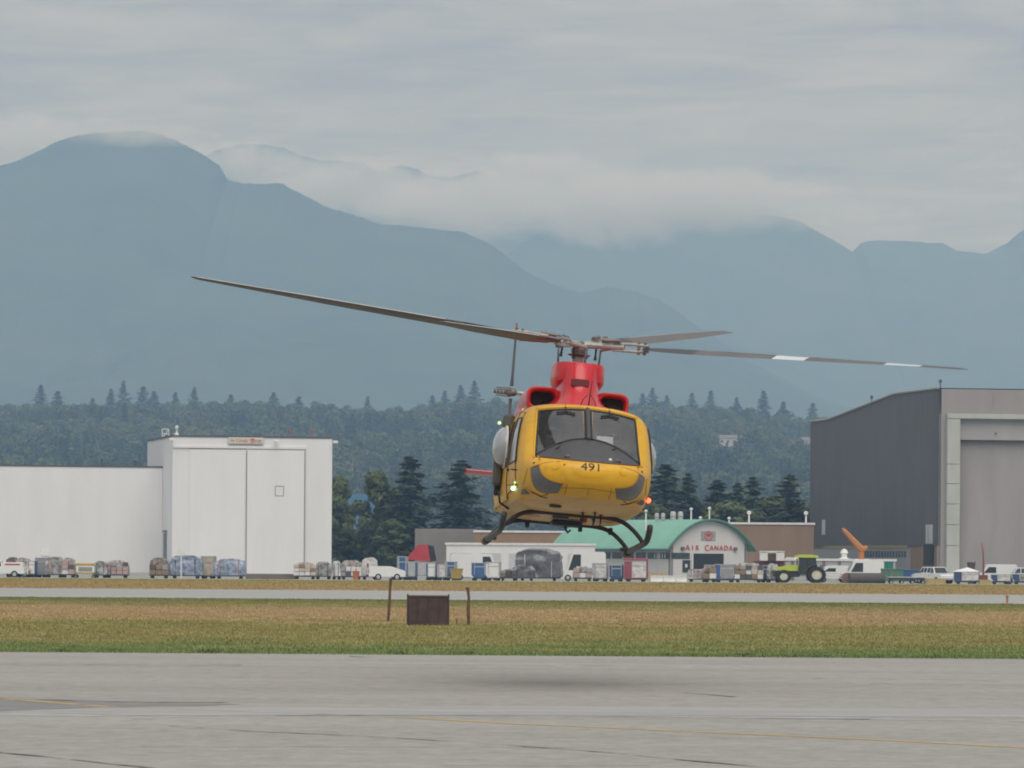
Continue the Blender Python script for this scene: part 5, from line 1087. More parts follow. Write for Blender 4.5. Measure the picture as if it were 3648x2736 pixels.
# ================================================================== THINGS ON THE GRASS
m_rust = mat('rusty_plate', (.040, .028, .028), .75, col2=(.085, .045, .038), scale=3, bump=.3); m_rust2 = mat('rusty_post', (.075, .042, .026), .85, col2=(.17, .10, .06), scale=5, bump=.3)
b0 = G(1524, 2229); kb = F / b0.y
bx = thing('rusty_box', 'dark rusty steel box standing on the grass between two posts', 'metal box', (b0.x, b0.y, 0), R(2))
wB, hB = 150 / kb, 108 / kb
MB().box((0, 0, hB / 2), (wB, .7, hB - .02), .02).obj('panel_box', m_rust, bx)
for s in (-1, 1): MB().box((s * (wB / 2 - .02), -.36, hB / 2 + .02), (.05, .05, hB + .05), .01).obj('corner_angle', m_rust, bx)
MB().box((0, -.36, hB - .02), (wB - .10, .04, .05), .01).obj('top_rail', mat('rusty_rail', (.13, .075, .06), .8, bump=.2), bx); MB().box((0, -.36, .05), (wB - .10, .04, .06), .01).obj('bottom_rail', m_rust, bx)
MB().box((.0, 0, hB), (wB - .1, .66, .02)).obj('lid', mat('pale_worn_lid', (.33, .29, .27), .7), bx)
for k in range(3): MB().box((-wB / 2 + wB * (k + 1) / 4, -.362, hB / 2), (.03, .025, hB - .2), .008).obj('rib', m_rust, bx)
for px, yb, yt, w_, lb in ((1386, 2216, 2062, .095, 'taller leaning rusty post left of the steel box'), (1668, 2229, 2095, .10, 'thicker rusty post right of the steel box')):
    g = G(px, yb); h = (yb - yt) / (F / g.y); t = thing('rusty_post', lb, 'post', g)
    lean = .05 if px < 1500 else -.03
    MB().tube([(-lean * .6, 0, 0), (lean * .2, 0, h * .45), (lean * .1 + .02, 0, h * .75), (lean, 0, h)], [w_ * .5, w_ * .55, w_ * .45, w_ * .52], 8).obj('shaft', m_rust2, t, True); MB().lathe((lean, 0, h), [(w_ * .62, -.03), (w_ * .66, .01), (w_ * .3, .03)], 8).obj('cap', m_rust2, t)
g = G(1626, 2227); t = thing('stub_peg', 'short rusty peg beside the thicker post', 'peg', g); MB().tube([(0, 0, 0), (.01, 0, .20)], [.022, .018], 6).obj('stem', m_rust2, t); MB().box((.01, 0, .19), (.07, .03, .03), .005).obj('head', m_rust2, t)
g = G(3588, 2153); t = thing('marker_stub', 'small orange brown taxiway marker at the grass edge', 'marker', g); MB().lathe((0, 0, 0), [(.12, 0), (.12, .05), (.06, .1), (.06, .38), (.1, .42), (.05, .5)], 10).obj('marker_body', mat('faded_orange', (.40, .20, .10), .7), t)
# ================================================================== CARGO APRON CLUTTER
def place(px, Y): p = P(px, 2060, Y); return p.x
def pxw(px0, px1, Y): return (px1 - px0) / F * Y
def hgt(px, py, Y): return EYE + (HOR + (px - 1824) * math.tan(ROLL) - py) / F * Y
m_pal = mat('dark_dolly', (.06, .06, .06), .7); m_tyre = mat('tyre', (.02, .02, .02), .85); m_blue = mat('blue_panel', (.05, .12, .28), .5); m_alu = mat('dull_aluminium', (.48, .49, .50), .42, metal=.4, var=.12, scale=2); m_wp = mat('white_vehicle_paint', (.74, .75, .75), .3, var=.04, coat=.4); m_wgl = mat('vehicle_glass', (.035, .045, .05), .08, var=0)
def wrap_mat(name, c1, c2): return mat(name, c1, .28, col2=c2, scale=2.9, bump=.5, bscale=5, coat=.5, detail=7)
W_PINK = wrap_mat('pink_grey_wrap', (.10, .085, .088), (.58, .52, .51)); W_BLUE = wrap_mat('blue_wrap', (.07, .105, .18), (.42, .49, .62)); W_BROWN = wrap_mat('brown_wrap', (.07, .058, .05), (.36, .31, .27)); W_MIX = wrap_mat('clear_wrap_over_cartons', (.11, .085, .07), (.66, .63, .59)); W_GREY = wrap_mat('grey_wrap', (.085, .09, .095), (.46, .46, .46)); W_DARK = wrap_mat('dark_tarp', (.055, .055, .065), (.16, .16, .18)); W_TAN = wrap_mat('carton_tan', (.34, .28, .22), (.55, .48, .40)); W_WHITE = wrap_mat('white_wrap', (.42, .41, .40), (.75, .74, .73))
def cm(n, c): return mat(n, c, .45, var=.15, scale=3, coat=.2)
k1, k2, k3, k4, k5_, k6 = cm('carton_brown', (.26, .18, .11)), cm('carton_pale', (.50, .45, .38)), cm('carton_white', (.66, .66, .65)), cm('carton_dark', (.09, .085, .085)), cm('carton_grey', (.30, .29, .30)), cm('carton_pinkish', (.42, .31, .29))
CART = {'carton_tan': [k1, k2, k2, k3], 'clear_wrap_over_cartons': [k1, k3, k2, k5_, k4], 'brown_wrap': [k1, k4, k5_, k1, k3], 'pink_grey_wrap': [k6, k5_, k3, k4, k6]}
STRAP = [mat('dark_strap', (.05, .05, .055), .7), mat('orange_strap', (.45, .16, .04), .7), mat('white_strap', (.65, .65, .63), .6)]
def lumpy(w_, d, h, seed, amp=.12, n=9):
    mb = MB()
    def pt(i, j, k):  # cube surface param
        x, y, z = i / n - .5, j / n - .5, k / n
        v = Vector((x * w_, y * d, z * h)); q = noise.noise_vector(Vector((v.x * 1.1 + seed * 7.3, v.y * 1.1, v.z * 1.1))); q2 = noise.noise_vector(Vector((v.x * 3 + seed, v.y * 3, v.z * 3)))
        e = 1 - .12 * max(0, z - .6) * 2 * (abs(x) * 2) ** 2
        r = Vector((v.x * e, v.y * e, v.z - .22 * h * max(0, abs(x) * 2 - .55) * (z > .8) )) + q * amp + q2 * amp * .4
        r.z = max(r.z, 0) if k else 0
        return tuple(r)
    for ax in range(5):
        rows = []
        for a in range(n + 1):
            row = []
            for b in range(n + 1):
                row.append({0: pt(a, 0, b), 1: pt(a, n, b), 2: pt(0, a, b), 3: pt(n, a, b), 4: pt(a, b, n)}[ax])
            rows.append(row)
        mb.grid(rows)
    return mb
def dolly(t, w_, d, z=.42):
    MB().box((0, 0, z - .06), (w_, d, .12), .02).obj('deck', m_pal, t)
    for sx in (-1, 1):
        for sy in (-1, 1): MB().lathe((sx * w_ * .36, sy * d * .42, .17), [(.06, -.06), (.17, -.05), (.17, .05), (.06, .06)], 10, 'y').obj('wheel', m_tyre, t)
    return z
sid = [0]
def wrapped(px0, px1, ytop, m, label, Y=503, d=1.6, amp=.12, name='wrapped_pallet', base=True, group='wrapped freight on the apron'):
    sid[0] += 1; w_ = pxw(px0, px1, Y); pm = (px0 + px1) / 2; h = hgt(pm, ytop, Y); t = thing(name, label, 'pallet', (place(pm, Y), Y, 0), 0, group)
    z = dolly(t, w_ * .96, d) if base else .02
    if m in (W_TAN, W_MIX, W_BROWN) or (m is W_PINK and sid[0] % 2):
        rg = random.Random(sid[0]); nx = max(2, round(w_ / .62)); nz = max(2, round((h - z) / .5)); cw, chh = w_ * .96 / nx, (h - z) * .93 / nz
        for i in range(nx):
            for k in range(nz - (rg.random() < .3)):
                c_ = rg.choice(CART[m.name]); MB().box((-w_ * .48 + (i + .5) * cw, -d * .30 + rg.uniform(-.06, .06), z + (k + .5) * chh), (cw * rg.uniform(.88, .99), d * .36, chh * rg.uniform(.88, .985)), .02).obj('carton', c_, t)
        o = lumpy(w_ * .97, d * .62, (h - z) * .96, sid[0], amp * .6).obj('load', m, t, 'all'); o.location = (0, d * .17, z)
    else:
        o = lumpy(w_, d, h - z, sid[0], amp).obj('load', m, t, 'all'); o.location = (0, 0, z)
        for q in (-.3, .28): MB().tube([(q * w_, -d * .52, z), (q * w_, -d * .54, z + (h - z) * .55), (q * w_, -d * .45, h + .02), (q * w_, 0, h + .04)], .035, 5).obj('strap', STRAP[sid[0] % 3], t)
    ce = lumpy(w_ * .7, d * .8, (h - z) * .5, sid[0] + 40, amp * .8, 5).obj('top_sheet', m, t, 'all'); ce.location = (0, .1, z + (h - z) * .55)
    return t
def container(px0, px1, ytop, mface, mside, label, Y=503, d=1.6, cut=True, side=.22, group='cargo containers on the apron', base=True):
    w_ = pxw(px0, px1, Y); pm = (px0 + px1) / 2; h = hgt(pm, ytop, Y); t = thing('cargo_container', label, 'container', (place(pm, Y), Y, 0), R(-8), group)
    z = dolly(t, w_ * .9, d, .36) if base else .05; hw = w_ / 2; c = min(.35, w_ * .2) if cut else 0
    poly = [(-hw, z + c), (-hw, h), (hw, h), (hw, z)] + ([(-hw + c, z)] if c else [])
    MB().prism(poly if c else [(-hw, z), (-hw, h), (hw, h), (hw, z)], -d / 2, d / 2).obj('shell', mside, t)
    MB().box((hw * side, -d / 2 - .02, (h + z) / 2), (w_ * (1 - side) * .92, .05, (h - z) * .90), .01).obj('door_panel', mface, t)
    for x in (-hw + .04, hw * side - w_ * (1 - side) * .47, hw - .04): MB().box((x, -d / 2 - .03, (h + z + c) / 2), (.06, .07, h - z - c), .01).obj('frame_post', m_alu, t)
    MB().box((0, -d / 2 - .035, h - .04), (w_, .08, .08), .01).obj('frame_rail', m_alu, t); MB().box((hw * side, -d / 2 - .055, z + (h - z) * .72), (w_ * (1 - side) * .9, .03, .10), .01).obj('frame_rail', m_alu, t)
    return t
def wheel(t, x, y, r, wd, rimm=None):
    o = MB().lathe((x, y, r), [(r * .55, -wd / 2), (r * .95, -wd / 2), (r, -wd * .3), (r, wd * .3), (r * .95, wd / 2), (r * .55, wd / 2)], 18, 'y', False).obj('wheel', m_tyre, t, 40)
    MB().lathe((x, y, r), [(r * .02, -wd * .42), (r * .22, -wd * .44), (r * .25, -wd * .30), (r * .58, -wd * .36), (r * .58, wd * .36), (r * .02, wd * .40)], 16, 'y').obj('rim', rimm or m_alu, o, 40)
def pickup(name, label, px, Y, rz, L=5.3, paint=None, glassm=None, cat='pickup'):
    t = thing(name, label, cat, (place(px, Y), Y, 0), rz); pm = paint or m_wp
    MB().prism([(-L / 2, .45), (-L / 2, 1.05), (-L / 2 + .1, 1.12), (.15, 1.12), (.3, 1.15), (1.4, 1.12), (L / 2 - .1, 1.0), (L / 2, .85), (L / 2, .45)], -.95, .95).obj('body', pm, t)
    MB().add([(-.35, -.9, 1.12), (1.35, -.9, 1.12), (.85, -.74, 1.82), (-.2, -.74, 1.82), (-.35, .9, 1.12), (1.35, .9, 1.12), (.85, .74, 1.82), (-.2, .74, 1.82)], [(0, 1, 2, 3), (4, 7, 6, 5), (0, 3, 7, 4), (1, 5, 6, 2), (3, 2, 6, 7), (0, 4, 5, 1)]).obj('cab', pm, t)
    for s in (-1, 1):
        MB().add([(-.22, s * .885, 1.2), (.42, s * .885, 1.2), (.42, s * .775, 1.72), (-.12, s * .775, 1.72)], [(0, 1, 2, 3)]).obj('side_window', m_wgl, t); MB().add([(.50, s * .885, 1.2), (1.18, s * .885, 1.2), (.80, s * .775, 1.72), (.50, s * .775, 1.72)], [(0, 1, 2, 3)]).obj('side_window', m_wgl, t)
        MB().box((L / 2 - .02, s * .72, .82), (.06, .3, .18), .02).obj('headlight', m_lampw, t); MB().box((-L / 2 + .01, s * .86, .88), (.05, .14, .3), .02).obj('tail_light', mat('tail_red', (.3, .03, .03), .3), t); MB().box((.95, s * 1.06, 1.25), (.08, .2, .2), .03).obj('mirror', m_trim, t)
        MB().box((.3, s * .955, .95), (.03, .01, .4)).obj('door_gap', m_edge, t)
        for x in (-L / 2 + 1.05, L / 2 - .95): wheel(t, x, s * .86, .38, .24)
    MB().add([(1.37, -.80, 1.19), (1.37, .80, 1.19), (.93, .66, 1.76), (.93, -.66, 1.76)], [(0, 1, 2, 3)]).obj('windscreen', m_wgl, t); MB().add([(-.355, -.76, 1.22), (-.355, .76, 1.22), (-.24, .64, 1.74), (-.24, -.64, 1.74)], [(0, 1, 2, 3)]).obj('rear_window', m_wgl, t)
    MB().box((-1.5, 0, 1.10), (2.1, 1.6, .06)).obj('load_bed', m_pal, t); MB().box((L / 2 + .05, 0, .52), (.14, 1.85, .22), .04).obj('bumper', m_alu, t); MB().box((-L / 2 - .05, 0, .52), (.14, 1.85, .2), .04).obj('bumper', m_alu, t)
    return t
def van(name, label, px, Y, rz, L=5.4, H=2.2, W=2.0, cat='van', paint=None):
    t = thing(name, label, cat, (place(px, Y), Y, 0), rz); pm = paint or m_wp; h = L / 2; w_ = W / 2
    MB().prism([(-h, .4), (-h, H - .2), (-h + .2, H), (h - 1.6, H), (h - 1.3, H - .08), (h - .75, 1.25), (h - .1, 1.05), (h, .9), (h, .4)], -w_, w_).obj('body', pm, t)
    for s in (-1, 1):
        MB().prism([(h - 2.3, 1.2), (h - 2.3, H - .3), (h - 1.5, H - .3), (h - .95, 1.2)], s * w_ - .01, s * w_ + .012 * s + .0).obj('side_window', m_wgl, t)
        for x in (-h + 1.0, h - .9): wheel(t, x, s * (w_ - .1), .36, .24)
        MB().box((h - .01, s * .7, .8), (.06, .3, .2), .02).obj('headlight', m_lampw, t); MB().box((-h, s * .85, 1.0), (.05, .14, .4), .02).obj('tail_light', mat('tail_red', (.3, .03, .03), .3), t)
    MB().add([(h - .74, -w_ * .85, 1.3), (h - .74, w_ * .85, 1.3), (h - 1.26, w_ * .8, H - .14), (h - 1.26, -w_ * .8, H - .14)], [(0, 1, 2, 3)]).obj('windscreen', m_wgl, t); MB().box((h + .03, 0, .5), (.12, W * .95, .22), .04).obj('bumper', m_trim, t); MB().box((-h - .03, 0, .5), (.12, W * .95, .2), .04).obj('bumper', m_trim, t); MB().box((-h - .005, 0, 1.55), (.03, W * .7, .5), .01).obj('rear_window', m_wgl, t)
    return t
# --- left row, in front of the white buildings
t = pickup('pickup_truck', 'white pickup with a red maple leaf on its door beside the stacked cargo', 0, 500, R(180)); MB().box((-1.4, 0, 1.35), (2.2, 1.9, .55), .05).obj('cargo_box', m_wp, t); MB().box((-1.4, .96, 1.42), (1.6, .02, .16)).obj('red_wording', mat('red_mark', (.45, .06, .05), .5, var=.4, scale=9), t); MB().lathe((.55, .965, .92), [(.20, -.01), (.20, .01)], 7, 'y').obj('red_emblem', MATS['red_mark'], t)
t = thing('baggage_tug', 'low white baggage tug with a red band beside the white pickup', 'tug', (place(60, 502), 502, 0), R(185)); MB().prism([(-1.2, .35), (-1.2, .95), (-.2, 1.0), (-.1, 1.05), (1.1, .9), (1.2, .8), (1.2, .35)], -.65, .65).obj('body', m_wp, t); MB().box((-.3, .66, .80), (1.3, .02, .14)).obj('red_band', MATS['red_mark'], t); MB().box((-.5, 0, 1.12), (.5, .9, .2), .05).obj('seat', m_dk, t)
for x in (-.8, .8):
    for s in (-1, 1): wheel(t, x, s * .55, .28, .2)
wrapped(24, 68, 1988, W_DARK, 'dark topped stack of freight behind the white tug', Y=509); wrapped(56, 112, 1990, W_PINK, 'tall pinkish stack of wrapped cartons behind the tug', Y=506); wrapped(62, 110, 2018, W_TAN, 'low tan cartons at the foot of the pinkish stack', Y=503, amp=.05)
t = container(108, 131, 1998, m_wp, m_blue, 'narrow white and blue locker between stacked freight', Y=504, cut=False, side=.05); container(130, 168, 1986, MATS['mid_grey'], m_alu, 'tall grey metal container with a pale top rail', Y=505)
wrapped(163, 226, 1986, W_GREY, 'grey shrink wrapped load beside the tall metal container', Y=503); wrapped(222, 268, 1990, W_PINK, 'rounded pink grey bundle next to the yellow rack', Y=502, amp=.22)
t = thing('yellow_rack', 'yellow steel rack trolley among the wrapped freight', 'rack', (place(303, 503), 503, 0)); w_ = pxw(262, 344, 503); my = mat('yellow_steel', (.50, .33, .04), .5, var=.2)
for z, hh_ in ((.55, .18), (1.45, .26)):
    for s in (-1, 1): MB().box((0, s * .6, z), (w_, .1, hh_), .02).obj('rail', my, t)
for x in (-1, 1):
    for s in (-1, 1): MB().box((x * w_ * .48, s * .6, .95), (.1, .1, 1.1), .02).obj('post', my, t); wheel(t, x * w_ * .38, s * .6, .2, .15)
MB().box((0, 0, .5), (w_ * .96, 1.1, .08)).obj('deck', m_pal, t); MB().box((0, .2, .95), (w_ * .6, .05, .5)).obj('back_sheet', m_alu, t)
wrapped(338, 380, 2002, W_GREY, 'slumped grey wrapped load beside the yellow rack', Y=502, amp=.2); wrapped(374, 460, 1999, W_PINK, 'long pale pink wrapped load with white crumpled top', Y=503, amp=.16)
wrapped(532, 602, 1990, W_BROWN, 'brown wrapped load with a white strap in front of the recessed door', Y=503); wrapped(604, 722, 1982, W_BLUE, 'long blue wrapped load behind the white sign post', Y=504, amp=.15); container(720, 766, 1981, W_TAN, mat('beige_canvas', (.42, .38, .33), .8), 'beige canvas container between two blue wrapped loads', Y=505, cut=False); wrapped(763, 876, 1994, W_BLUE, 'lower blue wrapped load at the end of the row', Y=502, amp=.13)
def sign_post(px, y0, label, Y=499, s=1.0):
    t = thing('sign_post', label, 'sign', (place(px, Y), Y, 0)); h = hgt(px, y0, Y); MB().tube([(0, 0, 0), (0, 0, h - .2)], .07, 8).obj('post', m_lampw, t); MB().box((0, -.08, h - .35), (.75 * s, .05, .7 * s), .02).obj('plate', mat('pale_sign', (.68, .69, .66), .5), t)
sign_post(645, 1956, 'white sign on a pole in front of the blue wrapped loads')
# --- middle, under and beside the helicopter
for i, (a, b, y, m, lb) in enumerate([(1045, 1128, 2006, W_TAN, 'dark cart with pale covered load at the cargo hangar corner'), (1124, 1180, 2004, W_GREY, 'grey covered cart just left of the hangar corner post'), (1212, 1290, 1998, W_PINK, 'wide pale covered cart below the dark trees'), (1290, 1345, 1990, W_WHITE, 'white covered cart beside the orange bin'), (1186, 1212, 2000, W_WHITE, 'narrow white bundle between two covered carts')]):
    wrapped(a, b, y, m, lb, Y=506 + i % 2 * 3, amp=.12)
t = thing('orange_bin', 'small orange bin between two covered carts', 'bin', (place(1268, 501), 501, 0)); MB().lathe((0, 0, 0), [(.30, .0), (.36, .85), (.40, .88), (.40, .95), (.1, 1.0)], 12).obj('drum', mat('orange_plastic', (.45, .15, .05), .5), t); MB().box((0, 0, 1.0), (.2, .1, .06), .02).obj('handle', m_pal, t)
van('white_car', 'small white car behind the taller rusty post', 1375, 500, R(10), L=3.9, H=1.5, W=1.7, cat='car')
container(1418, 1450, 1982, m_blue, m_alu, 'blue fronted container left of the red canopy', Y=507); container(1450, 1484, 2004, m_alu, m_blue, 'silver container with blue side under the red canopy', Y=504); container(1520, 1556, 2006, m_wp, m_blue, 'white container with blue side below the red canopy', Y=504)
t = thing('canopy_trailer', 'trailer with a sloping red canopy and dark end', 'trailer', (place(1500, 515), 515, 0)); w_ = pxw(1450, 1560, 515); z0, z1 = hgt(1500, 2000, 515), hgt(1500, 1941, 515)
MB().prism([(-w_ / 2, z0 + .2), (-w_ * .1, z1), (w_ * .22, z1), (w_ * .3, z0)], -1.1, 1.1).obj('red_canopy', mat('red_canvas', (.42, .045, .06), .7, var=.15, scale=1), t); MB().prism([(w_ * .3, z0), (w_ * .225, z1), (w_ * .4, z1 - .15), (w_ * .5, z0 + .1)], -1.08, 1.08).obj('dark_end', m_dk, t); MB().box((0, 0, z0 / 2 + .25), (w_ * .9, 2.0, z0 - .5), .05).obj('body', mat('trailer_grey', (.42, .42, .43), .6), t)
for x in (-1, 1):
    for s in (-1, 1): wheel(t, x * w_ * .3, s * .9, .4, .25)
container(1588, 1625, 2000, m_blue, m_alu, 'steel blue container beside the yellow bin', Y=503); container(1560, 1592, 2010, W_WHITE, m_alu, 'pale container left of the steel blue one', Y=503)
t = thing('yellow_bin', 'mustard yellow skip bin between blue containers', 'bin', (place(1626, 501), 501, 0)); MB().prism([(-.5, .25), (-.7, 1.25), (.7, 1.25), (.5, .25)], -.5, .5).obj('tub', mat('mustard_paint', (.33, .23, .05), .6), t); MB().box((0, 0, 1.27), (1.5, 1.1, .08), .02).obj('rim', MATS['mustard_paint'], t); MB().box((0, 0, .12), (.9, .8, .25)).obj('base', m_pal, t)
van('delivery_truck', 'long white delivery van parked before the white shed', 1700, 520, R(0), L=5.8, H=2.9, W=2.1); container(1682, 1732, 2004, m_blue, m_blue, 'deep blue container with a red stripe in front of the white van', Y=503); t = container(1732, 1782, 2002, m_wp, m_wp, 'plain white container right of the deep blue one', Y=503)
wrapped(1782, 1842, 2030, W_BROWN, 'low brown load beside the big dark tarpaulin heap', Y=504); wrapped(1836, 2000, 1962, W_DARK, 'large dark tarpaulin heap in front of the white shed', Y=507, d=3, amp=.35); wrapped(1826, 1905, 2015, W_DARK, 'smaller dark tarp bundle at the foot of the large heap', Y=502, amp=.2)
van('box_truck', 'white box truck right of the dark tarpaulin heap', 2075, 515, R(180), L=5.0, H=3.2, W=2.1, cat='truck'); wrapped(2040, 2110, 2020, W_PINK, 'pinkish load in front of the white box truck', Y=503); container(2112, 2165, 2006, W_WHITE, m_alu, 'white curtained container next to the navy one', Y=504); container(2172, 2218, 2012, mat('navy_panel', (.04, .08, .17), .5), MATS['navy_panel'], 'navy blue container beside the red topped one', Y=503)
t = container(2224, 2306, 1998, W_WHITE, mat('red_canvas_side', (.32, .07, .09), .7), 'white container with red canvas top and side', Y=504, cut=False, side=.35); MB().box((0, 0, hgt(2265, 1994, 504)), (pxw(2224, 2306, 504), 1.6, .3), .1).obj('canvas_top', MATS['red_canvas_side'], t)
t = thing('chain_rail', 'low yellow chain railing by the white barriers', 'railing', (place(2342, 512), 512, 0))
for k in range(5): MB().tube([(-.9 + k * .45, 0, 0), (-.9 + k * .45, 0, 1.1)], .05, 6).obj('post', my, t)
MB().tube([(-.9, 0, 1.0), (-.45, 0, .9), (0, 0, 1.0), (.45, 0, .9), (.9, 0, 1.0)], .05, 6).obj('chain', my, t)
for i, (a, b, lb) in enumerate([(2318, 2362, 'white concrete barrier nearest the red canvas container'), (2364, 2406, 'middle white concrete barrier of three'), (2408, 2446, 'white concrete barrier nearest the wrapped loads')]):
    Y = 498; w_ = pxw(a, b, Y); t = thing('barrier', lb, 'barrier', (place((a + b) / 2, Y), Y, 0), 0, 'white barriers on the apron edge'); MB().prism([(-.3, 0), (-.3, .12), (-.14, .35), (-.1, .72), (.1, .72), (.14, .35), (.3, .12), (.3, 0)], -w_ / 2, w_ / 2, 'yz').obj('block', mat('barrier_white', (.62, .64, .61), .75, var=.1, scale=2), t); MB().box((0, -.13, .66), (w_ * .9, .02, .05)).obj('edge_strip', m_lampw, t)
# --- right row
wrapped(2450, 2532, 2030, W_PINK, 'low grey pink wrapped load beside the dark doorway', Y=503, amp=.18); wrapped(2500, 2552, 2020, W_BROWN, 'brown wrapped load below the dark doorway', Y=502, amp=.12); container(2510, 2550, 2012, W_TAN, mat('beige_canvas', (.42, .38, .33), .8), 'small beige carton crate in front of the dark doorway', Y=506, cut=False)
container(2546, 2618, 2010, MATS['mid_grey'], m_blue, 'grey fronted container with bright blue side', Y=502, side=.3); wrapped(2612, 2720, 2010, W_MIX, 'big clear wrapped pile of brown and white cartons', Y=502, amp=.2); container(2714, 2742, 2014, MATS['navy_panel'], MATS['navy_panel'], 'narrow navy container next to the tractor', Y=504, cut=False); wrapped(2732, 2776, 2012, W_GREY, 'slumped blue grey wrapped load in front of the tractor', Y=502, amp=.2)
# tractor
TYr = 500; tr = thing('tractor', 'lime green tractor with dark cab and cream wheel rims', 'tractor', (place(2866, TYr), TYr, 0), R(180))
m_lime = mat('lime_paint', (.46, .56, .06), .35, var=.05, coat=.3); m_chas = mat('tractor_dark', (.035, .038, .035), .6); m_cream = mat('cream_rim', (.55, .53, .42), .5)
MB().prism([(.55, 1.25), (.55, 1.85), (1.4, 1.84), (2.5, 1.62), (2.75, 1.45), (2.7, 1.32), (1.6, 1.25)], -.45, .45).obj('bonnet', m_lime, tr); MB().box((1.6, 0, .95), (2.3, .6, .6), .08).obj('chassis', m_chas, tr); MB().box((2.75, 0, 1.0), (.35, .7, .5), .05).obj('front_weight', m_chas, tr)
MB().prism([(-1.0, 1.0), (-1.15, 1.6), (-.95, 2.62), (.45, 2.62), (.62, 1.5), (.55, .9)], -.72, .72).obj('cab', m_wgl, tr); MB().prism([(-1.25, 2.60), (-1.2, 2.82), (-.6, 2.92), (.5, 2.90), (.95, 2.74), (.95, 2.62)], -.85, .85).obj('cab_roof', m_lime, tr)
for s in (-1, 1):
    for x0, x1 in ((.58, .45), (-.25, -.25), (-1.1, -.95)): MB().tube([(x0, s * .73, 1.0), (x1, s * .73, 2.62)], .05, 6).obj('cab_pillar', m_chas, tr)
    MB().grid([[(-1.0 + 1.02 * math.cos(a), s * (.72 + .35 * v), .85 + 1.0 * math.sin(a)) for a in np.linspace(.5, 2.5, 9)] for v in (0, 1)]).obj('fender', m_lime, tr); MB().box((-.25, s * .735, 1.35), (.9, .03, .7), .02).obj('door', m_chas, tr)
    wheel(tr, -1.05, s * .95, .86, .5, m_cream); wheel(tr, 1.95, s * .85, .68, .42, m_cream)
    MB().lathe((.85, s * .55, 2.55), [(.09, -.06), (.10, .05)], 10, 'x').obj('work_light', mat('lit_lamp', (1, .85, .6), .3, var=0, emit=(1, .8, .5), estr=3.0 if s > 0 else .5), tr)
MB().tube([(.7, .38, 1.8), (.72, .38, 2.5)], .05, 8).obj('exhaust', m_chas, tr)
tr.scale = (1.15, 1.1, 1.04)
t = thing('sweeper_trailer', 'towed implement with silver rails and rusty wheel behind the tractor', 'trailer', (place(2992, 501), 501, 0)); 
for z in (.55, .8, 1.05): MB().box((-.6, 0, z), (1.7, 1.2, .08), .02).obj('rail', m_alu, t)
MB().lathe((.75, 0, .55), [(.2, -.5), (.62, -.45), (.62, .45), (.2, .5)], 16, 'y').obj('brush_drum', mat('rusty_brush', (.20, .12, .09), .9), t); MB().tube([(-1.5, 0, .5), (-2.0, 0, .5)], .06, 6).obj('tow_bar', m_chas, t)
t = thing('roller_brush', 'long dark cylindrical sweeper brush lying behind the tractor', 'brush', (place(3090, 500), 500, 0)); MB().lathe((0, 0, .55), [(.1, -1.9), (.5, -1.85), (.55, 0), (.5, 1.85), (.1, 1.9)], 16, 'x').obj('bristles', mat('dark_bristle', (.10, .095, .09), .95, bump=.6, bscale=30), t); MB().box((0, .2, 1.1), (3.9, .5, .08), .02).obj('cover', mat('maroon_cover', (.16, .06, .05), .6), t)
van('white_van', 'small white van behind the towed implement', 2968, 525, R(182), L=4.2, H=1.9, W=1.8)
van('crew_truck', 'white cab truck with red lower body behind the roller brush', 3070, 520, R(184), L=4.6, H=2.5, W=2.0, cat='truck')
t = thing('boom_crane', 'orange folding crane boom rising from a white post', 'crane', (place(3068, 540), 540, 0)); m_or = mat('crane_orange', (.48, .19, .05), .5, var=.12)
zt = hgt(3068, 1955, 540); k5 = 540 / F; MB().box((0, 0, 1.3), (1.6, 1.6, 2.6), .06).obj('pedestal', m_wp, t); MB().tube([(0, 0, 2.6), (0, 0, zt)], [.35, .3], 8).obj('post', m_or, t); MB().tube([(0, 0, zt - .1), (-60 * k5, 0, hgt(3010, 1892, 540)), (-68 * k5, 0, hgt(3000, 1882, 540))], [.42, .25, .12], 6).obj('main_boom', m_or, t); MB().tube([(0, 0, zt - .1), (22 * k5, 0, hgt(3090, 1950, 540))], [.4, .2], 6).obj('short_arm', m_or, t); MB().tube([(-.2, .3, zt + .2), (-40 * k5, .3, hgt(3025, 1912, 540))], .07, 6).obj('ram', m_steeld, t)
t = thing('roof_cowl', 'white rotating cowl on the lean-to roof', 'vent', (place(3007, 578), 578, hgt(3007, 1996, 578))); MB().lathe((0, 0, 0), [(.7, -.1), (.75, .15), (.35, .35), (.35, .8), (.5, .9), (.3, 1.3), (.05, 1.4)], 14).obj('cowl', m_lampw, t); MB().box((0, -.5, .1), (1.6, .2, .2)).obj('base_plate', m_lampw, t)
m_teal = mat('teal_paint', (.03, .20, .17), .55, var=.2)
def skip(px0, px1, ytop, Y, m, label):
    w_ = pxw(px0, px1, Y); pm = (px0 + px1) / 2; h = hgt(pm, ytop, Y); t = thing('skip_container', label, 'dumpster', (place(pm, Y), Y, 0)); MB().box((0, 0, h / 2 + .1), (w_, 1.8, h - .2), .03).obj('tub', m, t)
    for k in range(4): MB().box((-w_ / 2 + w_ * (k + .5) / 4, -.94, h / 2 + .1), (.10, .08, h - .3), .02).obj('rib', m, t)
    MB().box((0, -.92, h - .05), (w_ + .06, .12, .12), .02).obj('rim', m, t)
skip(3128, 3180, 2000, 530, m_teal, 'taller teal dumpster under the lean-to roof'); skip(3136, 3216, 2026, 520, mat('stained_teal', (.03, .20, .17), .6, col2=(.16, .17, .10), scale=1.2), 'stained teal dumpster with brown patches'); skip(3206, 3284, 2030, 522, m_blue, 'low dark blue dumpster beside the white pickup')
